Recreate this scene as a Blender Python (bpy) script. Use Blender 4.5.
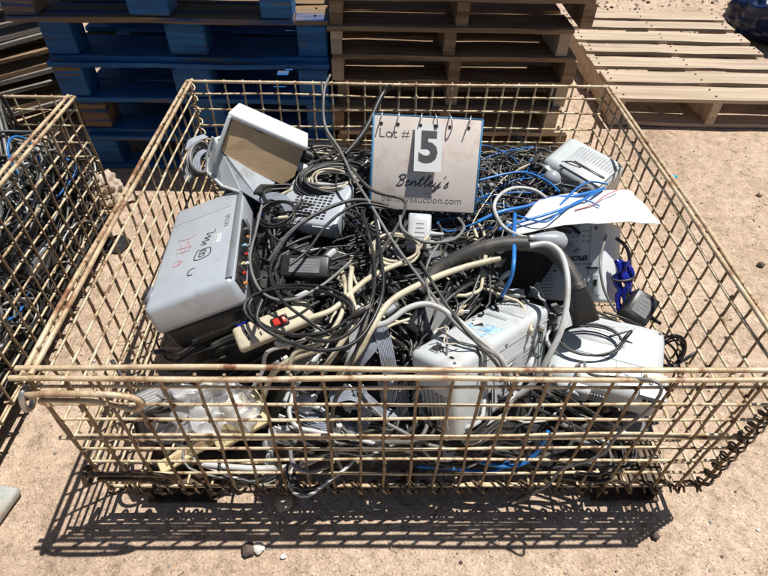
import bpy, bmesh, math, random
from mathutils import Vector, Matrix, Euler, noise
R = math.radians
S = bpy.context.scene
for o in list(bpy.data.objects): bpy.data.objects.remove(o)
COL = S.collection
# ---------------------------------------------------------------- camera, sky, sun, exposure
cam = bpy.data.objects.new('camera', bpy.data.cameras.new('camera')); COL.objects.link(cam); S.camera = cam
cam.data.sensor_width = 36; cam.data.lens = 25.58; cam.data.clip_start = .02; cam.data.clip_end = 600
_rt = Vector((0.99975167, -0.0113426, 0.01918168)); _up = Vector((-0.00560366, 0.70515001, 0.70903601)); _fw = Vector((0.02156828, 0.70896742, -0.70491134))
M4 = Matrix((_rt, _up, -_fw)).transposed().to_4x4(); M4.translation = (-0.0769, -0.5116, 1.0982)
cam.matrix_world = M4
SUNV = Vector((.285, .152, 1)).normalized()
W = bpy.data.worlds.new('World'); S.world = W; W.use_nodes = True
nt = W.node_tree; sky = nt.nodes.new('ShaderNodeTexSky'); sky.sky_type = 'NISHITA'; sky.sun_disc = False
sky.sun_elevation = math.asin(SUNV.z); sky.sun_rotation = math.atan2(SUNV.x, SUNV.y)
bg = nt.nodes['Background']; bg.inputs['Strength'].default_value = .05; nt.links.new(sky.outputs[0], bg.inputs[0])
sun = bpy.data.objects.new('sun', bpy.data.lights.new('sun', 'SUN')); COL.objects.link(sun)
sun.data.energy = 5; sun.data.angle = R(.5); sun.data.color = (1, .965, .91); sun.location = (1, 1, 5)
sun.rotation_euler = SUNV.to_track_quat('Z', 'Y').to_euler()
S.view_settings.view_transform = 'Standard'; S.view_settings.look = 'None'; S.view_settings.exposure = .2; S.view_settings.gamma = 1
S.view_settings.use_curve_mapping = False
S.cycles.diffuse_bounces = 4
# ---------------------------------------------------------------- materials
MATS = {}
def mat(name, cols, rough=.5, metal=0, scale=20, stretch=(1, 1, 1), bump=0, bscale=None, dirt=None, dscale=6, dlo=.5, dhi=.7, trans=0, detail=6, coord='Object', spec=.5, alpha=1):
    if name in MATS: return MATS[name]
    m = bpy.data.materials.new(name); m.use_nodes = True; t = m.node_tree; b = t.nodes['Principled BSDF']
    tc = t.nodes.new('ShaderNodeTexCoord'); mp = t.nodes.new('ShaderNodeMapping'); mp.inputs['Scale'].default_value = stretch
    t.links.new(tc.outputs[coord], mp.inputs[0])
    oi = t.nodes.new('ShaderNodeObjectInfo'); vm = t.nodes.new('ShaderNodeVectorMath'); vm.operation = 'ADD'
    cx = t.nodes.new('ShaderNodeMath'); cx.operation = 'MULTIPLY'; cx.inputs[1].default_value = 37
    t.links.new(oi.outputs['Random'], cx.inputs[0]); t.links.new(mp.outputs[0], vm.inputs[0]); t.links.new(cx.outputs[0], vm.inputs[1])
    n = t.nodes.new('ShaderNodeTexNoise'); n.inputs['Scale'].default_value = scale; n.inputs['Detail'].default_value = detail; n.inputs['Roughness'].default_value = .65
    t.links.new(vm.outputs[0], n.inputs['Vector'])
    r = t.nodes.new('ShaderNodeValToRGB'); el = r.color_ramp.elements
    k = len(cols)
    for i, c in enumerate(cols):
        pos = .32 + .36 * i / max(1, k - 1)
        e = el[i] if i < 2 else el.new(pos)
        e.position = pos; e.color = (*c, 1)
    if k == 1: el[1].color = (*cols[0], 1)
    t.links.new(n.outputs[0], r.inputs[0]); out = r.outputs[0]
    if dirt:
        n2 = t.nodes.new('ShaderNodeTexNoise'); n2.inputs['Scale'].default_value = dscale; n2.inputs['Detail'].default_value = 8; n2.inputs['Roughness'].default_value = .7
        t.links.new(vm.outputs[0], n2.inputs['Vector'])
        mr = t.nodes.new('ShaderNodeMapRange'); mr.inputs[1].default_value = dlo; mr.inputs[2].default_value = dhi
        t.links.new(n2.outputs[0], mr.inputs[0])
        mx = t.nodes.new('ShaderNodeMix'); mx.data_type = 'RGBA'; t.links.new(mr.outputs[0], mx.inputs[0])
        t.links.new(out, mx.inputs[6]); mx.inputs[7].default_value = (*dirt, 1); out = mx.outputs[2]
    t.links.new(out, b.inputs['Base Color'])
    b.inputs['Roughness'].default_value = rough; b.inputs['Metallic'].default_value = metal; b.inputs['Specular IOR Level'].default_value = spec
    b.inputs['Transmission Weight'].default_value = trans; b.inputs['Alpha'].default_value = alpha
    if bump:
        bn = t.nodes.new('ShaderNodeBump'); bn.inputs['Strength'].default_value = bump; bn.inputs['Distance'].default_value = .004
        src = n
        if bscale:
            src = t.nodes.new('ShaderNodeTexNoise'); src.inputs['Scale'].default_value = bscale; src.inputs['Detail'].default_value = 6; t.links.new(vm.outputs[0], src.inputs['Vector'])
        t.links.new(src.outputs[0], bn.inputs['Height']); t.links.new(bn.outputs[0], b.inputs['Normal'])
    MATS[name] = m; return m
rusty = mat('rusty_wire', [(.26, .15, .07), (.50, .38, .22), (.68, .58, .41), (.50, .36, .20)], .55, .15, 26, bump=.3, bscale=150, dirt=(.17, .075, .03), dscale=30, dlo=.53, dhi=.63)
dark_wire = mat('shaded_dirty_wire', [(.12, .08, .045), (.29, .215, .13), (.43, .345, .225)], .6, .2, 30, bump=.3, bscale=150, dirt=(.12, .05, .02), dscale=30, dlo=.5, dhi=.62)  # darker brown for dirty uprights, their shaded look put into the colour
rusty_rim = mat('rusty_rim', [(.36, .22, .12), (.56, .43, .27), (.66, .56, .40)], .5, .15, 18, bump=.25, bscale=150, dirt=(.22, .09, .04), dscale=16, dlo=.52, dhi=.62)
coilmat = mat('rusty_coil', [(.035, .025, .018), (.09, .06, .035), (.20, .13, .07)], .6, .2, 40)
steel = mat('bright_steel', [(.35, .34, .32), (.55, .54, .5)], .35, .7, 30)
white_pl = mat('white_plastic', [(.47, .505, .515), (.555, .585, .585)], .38, 0, 7, bump=.04, bscale=300, dirt=(.36, .33, .28), dscale=14, dlo=.55, dhi=.78)
white_pl2 = mat('dull_white_plastic', [(.42, .44, .46), (.50, .515, .52)], .42, 0, 7, dirt=(.28, .26, .23), dscale=16, dlo=.52, dhi=.78)
grey_pl = mat('grey_plastic', [(.30, .33, .37), (.36, .39, .42)], .42, 0, 8, dirt=(.2, .19, .17), dscale=10)
silver = mat('silver_plastic', [(.47, .51, .56), (.55, .585, .625)], .32, .25, 9, dirt=(.36, .36, .35), dscale=24, dlo=.56, dhi=.85, bump=.03, bscale=400)
dsilver = mat('darker_silver', [(.22, .24, .27), (.28, .3, .32)], .4, .25, 9, dirt=(.2, .17, .14), dscale=12)
blk = mat('black_plastic', [(.012, .012, .013), (.028, .028, .03)], .38, 0, 12, dirt=(.09, .08, .065), dscale=14, dlo=.5, dhi=.8)
print_white = mat('bright_white_plastic', [(.62, .67, .70), (.70, .74, .76)], .4, 0, 7, dirt=(.45, .45, .43), dscale=14, dlo=.58, dhi=.8)
cab_blk = mat('black_cable', [(.010, .010, .011), (.020, .020, .021)], .4, 0, 10, dirt=(.09, .085, .07), dscale=16, dlo=.5, dhi=.75)
cab_dg = mat('dark_grey_cable', [(.03, .03, .03), (.06, .058, .055)], .45, 0, 10, dirt=(.17, .15, .12), dscale=16)
cab_g = mat('grey_cable', [(.15, .15, .15), (.23, .225, .215)], .42, 0, 10, dirt=(.14, .12, .1), dscale=16)
cab_lg = mat('pale_grey_cable', [(.44, .45, .45), (.55, .55, .53)], .42, 0, 10, dirt=(.28, .25, .2), dscale=16)
cab_be = mat('beige_cable', [(.50, .44, .31), (.62, .56, .42)], .45, 0, 10, dirt=(.3, .24, .15), dscale=16)
cab_bl = mat('blue_cable', [(.012, .12, .42), (.03, .22, .60)], .35, 0, 10)
cab_db = mat('deep_blue_plastic', [(.008, .015, .20), (.015, .03, .36)], .22, 0, 10)
ribbon_m = mat('ribbon_grey', [(.24, .27, .33), (.34, .37, .43)], .45, 0, 12, dirt=(.16, .14, .12), dscale=14)
core_m = mat('dark_gap_fill', [(.008, .008, .008), (.03, .028, .026)], .7, 0, 60, bump=1, bscale=90)  # near-black fill colour, stands for the shade deep among the cables
tan_m = mat('tan_board', [(.50, .34, .19), (.57, .40, .235)], .75, 0, 30, bump=.1, bscale=200, dirt=(.33, .21, .11), dscale=9)
card_m = mat('card_white', [(.64, .66, .65), (.7, .71, .7)], .55, 0, 8)
sheet_m = mat('white_sheet', [(.68, .68, .66), (.74, .74, .72)], .5, 0, 4, dirt=(.6, .52, .4), dscale=9, dlo=.58, dhi=.75)
board_m = mat('sign_board', [(.70, .61, .55), (.78, .70, .63)], .5, 0, 14, dirt=(.5, .35, .27), dscale=9, dlo=.52, dhi=.72)
blue_edge = mat('sign_blue_edge', [(.03, .2, .42), (.1, .3, .5)], .5, 0, 30)
ink = mat('black_ink', [(.02, .02, .025), (.035, .035, .04)], .6, 0, 30)
ink_g = mat('grey_ink', [(.13, .13, .14), (.2, .2, .2)], .6, 0, 30)
ink_r = mat('red_marker', [(.45, .10, .12), (.5, .16, .16)], .6, 0, 30)
redsw = mat('red_switch', [(.5, .03, .02), (.6, .05, .03)], .3, 0, 30)
sticker = mat('blue_sticker', [(.08, .28, .5), (.35, .55, .68), (.6, .65, .66)], .5, 0, 60)
wood_br = mat('brown_wood', [(.12, .075, .045), (.24, .155, .09), (.34, .235, .14)], .75, 0, 12, (.35, 6, 6), bump=.4, dirt=(.10, .05, .025), dscale=5)
wood_pa = mat('pale_wood', [(.33, .25, .175), (.50, .39, .28), (.60, .50, .38)], .8, 0, 10, (.35, 7, 7), bump=.4, dirt=(.22, .15, .09), dscale=5, dlo=.48, dhi=.72)
wood_gr = mat('grey_wood', [(.12, .10, .09), (.22, .19, .17), (.28, .25, .22)], .85, 0, 12, (.35, 6, 6), bump=.5)
wood_bl = mat('blue_painted_wood', [(.003, .06, .18), (.004, .105, .31), (.015, .17, .42)], .6, 0, 12, (.4, 5, 5), bump=.3, dirt=(.13, .10, .075), dscale=9, dlo=.57, dhi=.63)
wood_bd = mat('bare_dark_wood', [(.16, .10, .05), (.28, .18, .09)], .8, 0, 12, (.35, 6, 6), bump=.4, dirt=(.012, .06, .18), dscale=4, dlo=.5, dhi=.6)
concrete = mat('weathered_concrete', [(.30, .31, .29), (.40, .41, .38), (.46, .45, .42)], .85, 0, 30, bump=.4, dirt=(.33, .24, .16), dscale=14)
rub_m = mat('hose_rubber', [(.035, .034, .033), (.06, .058, .055)], .5, 0, 12, dirt=(.15, .13, .11), dscale=14)
film = mat('clear_film', [(.65, .66, .68), (.8, .8, .8)], .22, 0, 16, alpha=.42)
yel = mat('cream_yellow', [(.62, .52, .28), (.70, .62, .40)], .5, 0, 12, dirt=(.4, .3, .17), dscale=12)
bagdb = mat('dark_blue_film', [(.004, .008, .035), (.008, .02, .08)], .3, 0, 8)
cot = mat('cotton_rag', [(.46, .36, .28), (.60, .50, .41)], .95, 0, 60, bump=1, bscale=120, dirt=(.28, .18, .12), dscale=20)
cyan_m = mat('cyan_plastic', [(.02, .35, .48), (.05, .45, .6)], .4, 0, 20)
orange_m = mat('orange_plastic', [(.6, .2, .05), (.7, .3, .1)], .4, 0, 20)
green_m = mat('green_plastic', [(.02, .3, .1), (.05, .4, .15)], .4, 0, 20)
# sand
sand = bpy.data.materials.new('sand'); sand.use_nodes = True; t = sand.node_tree; b = t.nodes['Principled BSDF']; b.inputs['Roughness'].default_value = .95; b.inputs['Specular IOR Level'].default_value = .15
tc = t.nodes.new('ShaderNodeTexCoord')
def nz(sc, det=8, ro=.65):
    n = t.nodes.new('ShaderNodeTexNoise'); n.inputs['Scale'].default_value = sc; n.inputs['Detail'].default_value = det; n.inputs['Roughness'].default_value = ro
    t.links.new(tc.outputs['Object'], n.inputs['Vector']); return n
def ramp(src, stops):
    r = t.nodes.new('ShaderNodeValToRGB'); el = r.color_ramp.elements
    for i, (p_, c) in enumerate(stops):
        e = el[i] if i < 2 else el.new(p_)
        e.position = p_; e.color = (*c, 1)
    t.links.new(src, r.inputs[0]); return r.outputs[0]
def mix(a, b_, f, mode='MIX'):
    m = t.nodes.new('ShaderNodeMix'); m.data_type = 'RGBA'; m.blend_type = mode
    for k, v in ((0, f), (6, a), (7, b_)):
        if isinstance(v, (int, float)): m.inputs[k].default_value = v
        elif isinstance(v, tuple): m.inputs[k].default_value = (*v, 1)
        else: t.links.new(v, m.inputs[k])
    return m.outputs[2]
c1 = ramp(nz(2.2).outputs[0], [(.30, (.37, .27, .19)), (.43, (.50, .37, .27)), (.66, (.60, .46, .345))])
c2 = ramp(nz(28, 10, .75).outputs[0], [(.33, (.38, .36, .34)), (.46, (.88, .87, .86)), (.56, (1.02, 1.02, 1.02)), (.70, (1.3, 1.3, 1.3))])
c = mix(c1, c2, .8, 'MULTIPLY')
vo = t.nodes.new('ShaderNodeTexVoronoi'); vo.inputs['Scale'].default_value = 330; vo.inputs['Randomness'].default_value = 1; t.links.new(tc.outputs['Object'], vo.inputs['Vector'])
sep = t.nodes.new('ShaderNodeSeparateColor'); t.links.new(vo.outputs['Color'], sep.inputs[0])
spk = ramp(sep.outputs[0], [(.0, (.45, .43, .42)), (.05, (.6, .56, .52)), (.14, (.95, .95, .95)), (.86, (1.02, 1.02, 1.02)), (.95, (1.4, 1.42, 1.45))])
c = mix(c, spk, .8, 'MULTIPLY')
t.links.new(c, b.inputs['Base Color'])
def bumpn(h, st, dist, prev=None):
    bn = t.nodes.new('ShaderNodeBump'); bn.inputs['Strength'].default_value = st; bn.inputs['Distance'].default_value = dist
    t.links.new(h, bn.inputs['Height'])
    if prev: t.links.new(prev, bn.inputs['Normal'])
    return bn.outputs[0]
nb = bumpn(nz(5, 7).outputs[0], .9, .05); nb = bumpn(nz(60, 8, .7).outputs[0], .8, .006, nb); nb = bumpn(vo.outputs['Distance'], .3, .002, nb)
t.links.new(nb, b.inputs['Normal'])
# ---------------------------------------------------------------- mesh helpers
class MB:
    def __init__(s): s.v = []; s.f = []; s.sm = []; s.mi = []
    def add(s, vs, fs, smooth=False, M=None, mi=0):
        o = len(s.v)
        for q in vs: s.v.append(tuple(M @ Vector(q)) if M else tuple(q))
        for q in fs: s.f.append([i + o for i in q]); s.sm.append(smooth); s.mi.append(mi)
    def box(s, c, d, rz=0, M=None, mi=0, jit=0):
        vs = []
        for sx in (-1, 1):
            for sy in (-1, 1):
                for sz in (-1, 1):
                    v = Vector((sx * d[0] / 2 + random.uniform(-jit, jit), sy * d[1] / 2 + random.uniform(-jit, jit), sz * d[2] / 2 + random.uniform(-jit, jit)))
                    if rz: v.rotate(Euler((0, 0, rz)))
                    vs.append(v + Vector(c))
        s.add(vs, [(0, 1, 3, 2), (4, 6, 7, 5), (0, 4, 5, 1), (2, 3, 7, 6), (0, 2, 6, 4), (1, 5, 7, 3)], False, M, mi); return s
    def tube(s, pts, r, n=7, caps=True, closed=False, mi=0, M=None, flat=None):
        P = [Vector(q) for q in pts]; K = len(P)
        if K < 2: return s
        tg = []
        for i in range(K):
            a = P[(i - 1) % K] if (closed or i > 0) else P[i]; b_ = P[(i + 1) % K] if (closed or i < K - 1) else P[i]
            d = b_ - a; tg.append(d.normalized() if d.length > 1e-9 else Vector((1, 0, 0)))
        u = tg[0].orthogonal().normalized()
        if flat is not None: u = tg[0].cross(Vector((0, 0, 1))).normalized() if abs(tg[0].z) < .99 else u
        vs = []
        for i in range(K):
            u = (u - tg[i] * u.dot(tg[i])); u = u.normalized() if u.length > 1e-6 else tg[i].orthogonal().normalized()
            w = tg[i].cross(u); rr = r[i] if isinstance(r, (list, tuple)) else r
            for k in range(n):
                a = 2 * math.pi * k / n
                vs.append(P[i] + u * rr * math.cos(a) * (flat or 1) + w * rr * math.sin(a))
        fs = []
        for i in range(K if closed else K - 1):
            j = (i + 1) % K
            for k in range(n): fs.append((i * n + k, i * n + (k + 1) % n, j * n + (k + 1) % n, j * n + k))
        s.add(vs, fs, True, M, mi)
        if caps and not closed:
            s.add(vs[:n], [tuple(range(n))[::-1]], False, M, mi); s.add(vs[-n:], [tuple(range(n))], False, M, mi)
        return s
    def rbox(s, c, d, bev=.008, seg=3, M=None, taper=None, smooth=True, mi=0):
        bm = bmesh.new(); bmesh.ops.create_cube(bm, size=1)
        for v in bm.verts:
            v.co = Vector((v.co.x * d[0], v.co.y * d[1], v.co.z * d[2]))
            if taper: v.co = Vector(taper(v.co))
        bmesh.ops.bevel(bm, geom=list(bm.edges) + list(bm.verts), offset=bev, segments=seg, affect='EDGES', profile=.5)
        bm.verts.index_update()
        s.add([v.co + Vector(c) for v in bm.verts], [[v.index for v in f.verts] for f in bm.faces], smooth, M, mi); bm.free(); return s
    def cyl(s, c, ax, r, h, n=16, M=None, mi=0, r2=None):
        ax = Vector(ax).normalized(); c = Vector(c)
        s.tube([c - ax * h / 2, c + ax * h / 2], [r, r if r2 is None else r2], n, M=M, mi=mi); return s
    def prism(s, poly, th, M=None, mi=0):
        n = len(poly); P = [Vector(q) for q in poly]; nn = Vector((0, 0, 0))
        for i in range(n): nn += (P[i] - P[0]).cross(P[(i + 1) % n] - P[0])
        nn.normalize()
        s.add([q for q in P] + [q - nn * th for q in P], [tuple(range(n)), tuple(range(n, 2 * n))[::-1]] + [(i, i + n, (i + 1) % n + n, (i + 1) % n) for i in range(n)], False, M, mi); return s
    def build(s, name, mats, parent=None, origin=None):
        me = bpy.data.meshes.new(name)
        if parent is None and origin is None:
            xs = [v[0] for v in s.v]; ys = [v[1] for v in s.v]; zs = [v[2] for v in s.v]
            origin = ((min(xs) + max(xs)) / 2, (min(ys) + max(ys)) / 2, min(zs))
        if origin is None: origin = (0, 0, 0)
        me.from_pydata([(v[0] - origin[0], v[1] - origin[1], v[2] - origin[2]) for v in s.v], [], s.f)
        me.polygons.foreach_set('use_smooth', s.sm)
        if not isinstance(mats, (list, tuple)): mats = [mats]
        for m_ in mats: me.materials.append(m_)
        if len(mats) > 1: me.polygons.foreach_set('material_index', s.mi)
        me.update()
        o = bpy.data.objects.new(name, me); COL.objects.link(o); o.location = origin
        if parent:
            o.parent = parent
            if parent.type == 'MESH': o.location = Vector(origin) - parent.location
        return o
def tag(o, label=None, cat=None, group=None, kind=None):
    if label: o['label'] = label
    if cat: o['category'] = cat
    if group: o['group'] = group
    if kind: o['kind'] = kind
    return o
def thing(name, label, cat, loc=(0, 0, 0), rot=(0, 0, 0), group=None):
    e = bpy.data.objects.new(name, None); COL.objects.link(e); e.location = loc; e.rotation_euler = rot; e.empty_display_size = .05
    return tag(e, label, cat, group)
def copy_tree(o, parent=None):
    c_ = o.copy(); COL.objects.link(c_)
    if parent: c_.parent = parent
    for ch in list(o.children): copy_tree(ch, c_)
    return c_
def text_mb(body, size, ext=.0004, shear=0, offset=0, M=None, align='CENTER', space=1):
    cu = bpy.data.curves.new('lettering', 'FONT'); cu.body = body; cu.size = size; cu.extrude = ext; cu.shear = shear; cu.offset = offset; cu.align_x = align; cu.align_y = 'CENTER'; cu.space_character = space
    cu.resolution_u = 3
    o = bpy.data.objects.new('lettering', cu); COL.objects.link(o); bpy.context.view_layer.update()
    me = bpy.data.meshes.new_from_object(o.evaluated_get(bpy.context.evaluated_depsgraph_get()))
    mb = MB(); mb.add([v.co.copy() for v in me.vertices], [list(p_.vertices) for p_ in me.polygons], False, M)
    bpy.data.objects.remove(o); bpy.data.curves.remove(cu); bpy.data.meshes.remove(me); return mb
def catmull(pts, n=10, closed=False):
    P = [Vector(q) for q in pts]; K = len(P); out = []
    for i in range(K if closed else K - 1):
        if closed: a, b_, c_, d = P[(i - 1) % K], P[i], P[(i + 1) % K], P[(i + 2) % K]
        else: a, b_, c_, d = P[max(i - 1, 0)], P[i], P[i + 1], P[min(i + 2, K - 1)]
        for k in range(n):
            u = k / n
            out.append(.5 * ((2 * b_) + (c_ - a) * u + (2 * a - 5 * b_ + 4 * c_ - d) * u * u + (3 * b_ - a - 3 * c_ + d) * u ** 3))
    if not closed: out.append(P[-1])
    return out
def sstep(x, a, b_):
    u = min(1, max(0, (x - a) / (b_ - a))); return u * u * (3 - 2 * u)
def H(x, y):
    h = .255 * sstep(x, -.575, -.44) * sstep(-x, -.60, -.46) * (.04 + .96 * (.55 * sstep(y, .01, .07) + .45 * sstep(y, .05, .26))) * (1 - .22 * sstep(y, .75, 1.0)) * sstep(-y, -1.03, -.95)
    h *= 1 - .45 * sstep(x, .22, .34) * sstep(-y, -.40, -.2)
    h *= 1 - sstep(x, .42, .52) * sstep(-y, -.62, -.5)
    h *= 1 - sstep(-x, .44, .54) * sstep(-y, -.78, -.66)
    h *= 1 - .55 * sstep(-x, .24, .32) * sstep(-y, -.24, -.16)
    h *= 1 - .5 * sstep(x, .22, .28) * sstep(-x, -.54, -.46) * sstep(y, .31, .36) * sstep(-y, -.52, -.46)
    h *= 1 - .28 * sstep(x, -.12, -.04) * sstep(-x, -.24, -.18) * sstep(y, .47, .53) * sstep(-y, -.72, -.64)
    return h
# ---------------------------------------------------------------- ground
random.seed(11)
GZ = -.09
g = MB()
xs = [-120, -40, -12] + [-4 + .1 * i for i in range(81)] + [12, 40, 120]; ys = [-120, -40, -10] + [-2 + .1 * i for i in range(81)] + [15, 40, 120]
def gz(x, y):
    if abs(x) > 3.9 or y > 5.9 or y < -1.9: return -.004
    d = .012 * (noise.noise(Vector((x * 1.3, y * 1.3, 2))) + .5 * noise.noise(Vector((x * 4, y * 4, 7))))
    return min(d, 0) - .004
g.add([(x, y, gz(x, y)) for y in ys for x in xs], [(j * len(xs) + i, j * len(xs) + i + 1, (j + 1) * len(xs) + i + 1, (j + 1) * len(xs) + i) for j in range(len(ys) - 1) for i in range(len(xs) - 1)], True)
gd = tag(g.build('ground', sand, origin=(0, 0, 0)), kind='structure'); gd.location.z = GZ
def pebble(mb, x, y, r, mi):
    q = []
    fl = random.uniform(.4, .8); ph = random.uniform(0, 6.28)
    q.append((x, y, r * fl)); n = 6
    for lv, (rr, zz) in enumerate(((.75, .6), (1, 0))):
        for k in range(n):
            a = ph + 2 * math.pi * k / n + lv * .4; e = r * rr * random.uniform(.7, 1.15)
            q.append((x + e * math.cos(a), y + e * math.sin(a), r * fl * zz - (.003 if lv else 0)))
    f_ = [(0, 1 + k, 1 + (k + 1) % n) for k in range(n)] + [(1 + k, 1 + n + k, 1 + n + (k + 1) % n, 1 + (k + 1) % n) for k in range(n)]
    mb.add(q, f_, False, None, mi)
pb = MB()
for i in range(9000):
    x = random.uniform(-2.4, 2.6); y = random.uniform(-.4, 3.8) if i % 3 else random.uniform(-.4, 1.7)
    dens = .35 + .65 * sstep(noise.noise(Vector((x * 1.7, y * 1.7, 5))), -.25, .35)
    if random.random() > dens: continue
    r = random.choice((.0013, .0018, .0022, .003, .0042)) * random.uniform(.7, 1.3) * (1 + .6 * sstep(y, 1.5, 3))
    if random.random() < .012: r *= 2.2
    pebble(pb, x, y, r, random.choices((0, 1, 2, 3), (5, 3, 2.2, 1.2))[0])
for i in range(900):
    x, y = random.uniform(-2, 2.4), random.uniform(-.4, 2.2)
    if noise.noise(Vector((x * 2.1, y * 2.1, 31))) < random.uniform(-.2, .45): continue
    pebble(pb, x, y, random.choice((.0035, .005, .007)) * random.uniform(.6, 1.15), random.choices((0, 1, 2, 3), (5, 3, 2, 1))[0])
for i in range(5200):
    x, y = random.uniform(-2.6, 3.6), random.uniform(2.0, 5.0)
    pebble(pb, x, y, random.choice((.003, .005, .008, .012)) * random.uniform(.6, 1.2), random.choices((0, 1, 2, 3), (4, 4, 3, 1.4))[0])
peb = [mat('sand_pebble', [(.44, .33, .24), (.58, .46, .35)], .9, 0, 30), mat('grey_pebble', [(.22, .2, .18), (.34, .31, .27)], .9, 0, 30), mat('dark_pebble', [(.07, .05, .04), (.14, .1, .08)], .9, 0, 30), mat('white_pebble', [(.55, .52, .47), (.7, .67, .62)], .8, 0, 30)]
pbo = pb.build('gravel', peb, origin=(0, 0, 0)); pbo.location.z = GZ - .004; tag(pbo, kind='stuff', label='loose small stones scattered over the sandy ground', cat='gravel')
def rock(name, loc, r, m, label, cat='stone', sc=(1, 1, .7), group=None):
    bm = bmesh.new(); bmesh.ops.create_icosphere(bm, subdivisions=3, radius=1)
    sd = random.random() * 50; mb = MB()
    mb.add([Vector((v.co.x * sc[0], v.co.y * sc[1], v.co.z * sc[2])) * r * (1 + .35 * noise.noise(v.co * 1.6 + Vector((sd, 0, 0))) + .12 * noise.noise(v.co * 5)) + Vector((0, 0, r * sc[2] * .6)) for v in bm.verts], [[v.index for v in f.verts] for f in bm.faces], True)
    bm.free(); o = mb.build(name, m, origin=(0, 0, 0)); o.location = loc; return tag(o, label, cat, group)
rock('stone', (-0.329, -0.091, -0.090), .014, peb[2], 'dark stone lying on the sand just in front of the basket shadow')
rock('stone', (-0.309, -0.087, -0.090), .012, peb[3], 'whitish stone touching the dark stone in front of the basket')
rock('stone', (-0.268, 0.007, -0.090), .02, mat('shade_stone', [(.42, .33, .24), (.5, .4, .3)], .9), 'round tan stone lying in the shadow below the front panel')
rock('stone', (0.531, -0.065, -0.090), .008, peb[2], 'small dark stone on bare sand right of the basket shadow')
rock('litter_scrap', (1.102, 1.315, -0.090), .018, cyan_m, 'crumpled bright blue plastic scrap on the sand right of the basket', 'litter', (1.2, .8, .35))
rock('litter_scrap', (-0.257, -0.103, -0.090), .006, card_m, 'tiny white scrap of litter on the sand in front of the basket', 'litter', (1, .8, .4))
random.seed(91)
for k, (x, y, r_) in enumerate(((.95, .15, .011), (.83, -.02, .008), (1.05, .42, .009), (.88, .55, .006), (-.78, .18, .007), (1.2, .8, .012), (.3, -.22, .008), (-.35, -.2, .006), (.72, -.16, .009), (1.4, 1.2, .012))):
    rock('stone', (x, y, GZ), r_, random.choice(peb), 'small loose stone standing out from the sand around the basket', sc=(1, .8, .6), group='small loose stones around the basket')
tw = MB()
for i in range(150):
    x, y, a, L_ = random.uniform(-1.3, 1.7), random.uniform(-.35, 1.6), random.uniform(0, 6.28), random.uniform(.008, .035)
    tw.tube([(x, y, .001), (x + L_ * .5 * math.cos(a), y + L_ * .5 * math.sin(a), .004), (x + L_ * math.cos(a + .4), y + L_ * math.sin(a + .4), .001)], random.uniform(.0004, .0011), 4)
two = tw.build('dry_straw', mat('straw', [(.22, .15, .08), (.5, .4, .24)], .9, 0, 30), origin=(0, 0, 0)); two.location.z = GZ; tag(two, 'bits of dry straw and twigs strewn on the sand', 'straw', kind='stuff')
# concrete scrap, lower left
mb = MB()
mb.rbox((0, 0, .012), (.13, .085, .026), .010, 5, smooth=False)
mb.v = [(x + .006 * noise.noise(Vector((y * 30, x * 9, 1))), y + .006 * noise.noise(Vector((x * 30, y * 9, 4))), z + .004 * noise.noise(Vector((x * 25, y * 25, 9)))) for x, y, z in mb.v]
o = mb.build('broken_block', concrete, origin=(0, 0, 0)); o.location = (-.915, .005, GZ); o.rotation_euler = (0, 0, R(-12)); tag(o, 'broken grey slab of weathered concrete on the sand by the left edge', 'slab')
# flat black patch on the sand between baskets
mb = MB(); mb.prism([(-.975, .842, -.084), (-.895, .835, -.086), (-.875, .89, -.08), (-.92, .922, -.078), (-.97, .90, -.082)][::-1], -.004); tag(mb.build('flat_black_patch', blk), 'flat black patch on the sand between the two wire baskets', 'scrap')
# ---------------------------------------------------------------- wire baskets
BW, BD, BH, SP = 1.22, 1.037, .40, .0508
def rv(P_, r): sd = random.random() * 99; return [r * (1 + .28 * noise.noise(Vector((sd, i * .8, 0)))) for i in range(len(P_))]
def wob(a, b_, n=9, amp=.0025):
    a, b_ = Vector(a), Vector(b_); sd = random.random() * 99; L = (b_ - a).length; n = max(3, int(L / .035)); out = []
    for i in range(n + 1):
        u = i / n; e = min(1, 4 * u * (1 - u) + .15)
        out.append(a.lerp(b_, u) + Vector((noise.noise(Vector((sd, u * 3, 0))), noise.noise(Vector((sd, u * 3, 5))), noise.noise(Vector((sd, u * 3, 9))))) * amp * 2 * e)
    return out
def arc_rod(pts, r, mb, n=8, seg=6): mb.tube(catmull(pts, seg), r, n)
def panel(L, to3, r=.0029, bulge=0, double=()):
    """wire grid in (s along, z up); to3(s, z, off) -> 3D, off = outward"""
    mb = MB(); nv = int(round(L / SP))
    for i in range(nv + 1):
        s = min(L, i * L / nv) + (random.uniform(-.003, .003) if 0 < i < nv else 0)
        ln = random.uniform(-.004, .004)
        P_ = wob(to3(s, .004, .0033), to3(s + ln, BH + .002, .0033), amp=.0028)
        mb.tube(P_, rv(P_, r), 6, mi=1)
    zs = [k * .05 + .012 for k in range(8)]
    for z in zs:
        z += random.uniform(-.0025, .0025)
        P_ = wob(to3(-.004, z, -.003), to3(L + .004, z, -.003), amp=.0032); mb.tube(P_, rv(P_, r), 6)
        for i in range(1, nv):
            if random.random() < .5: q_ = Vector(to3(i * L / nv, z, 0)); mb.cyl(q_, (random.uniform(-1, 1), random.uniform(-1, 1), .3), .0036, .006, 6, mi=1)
    for z in double:
        mb.tube(wob(to3(-.03, z, -.003), to3(L + .01, z, -.003), amp=.0015), .0042, 6)
    return mb
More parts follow.
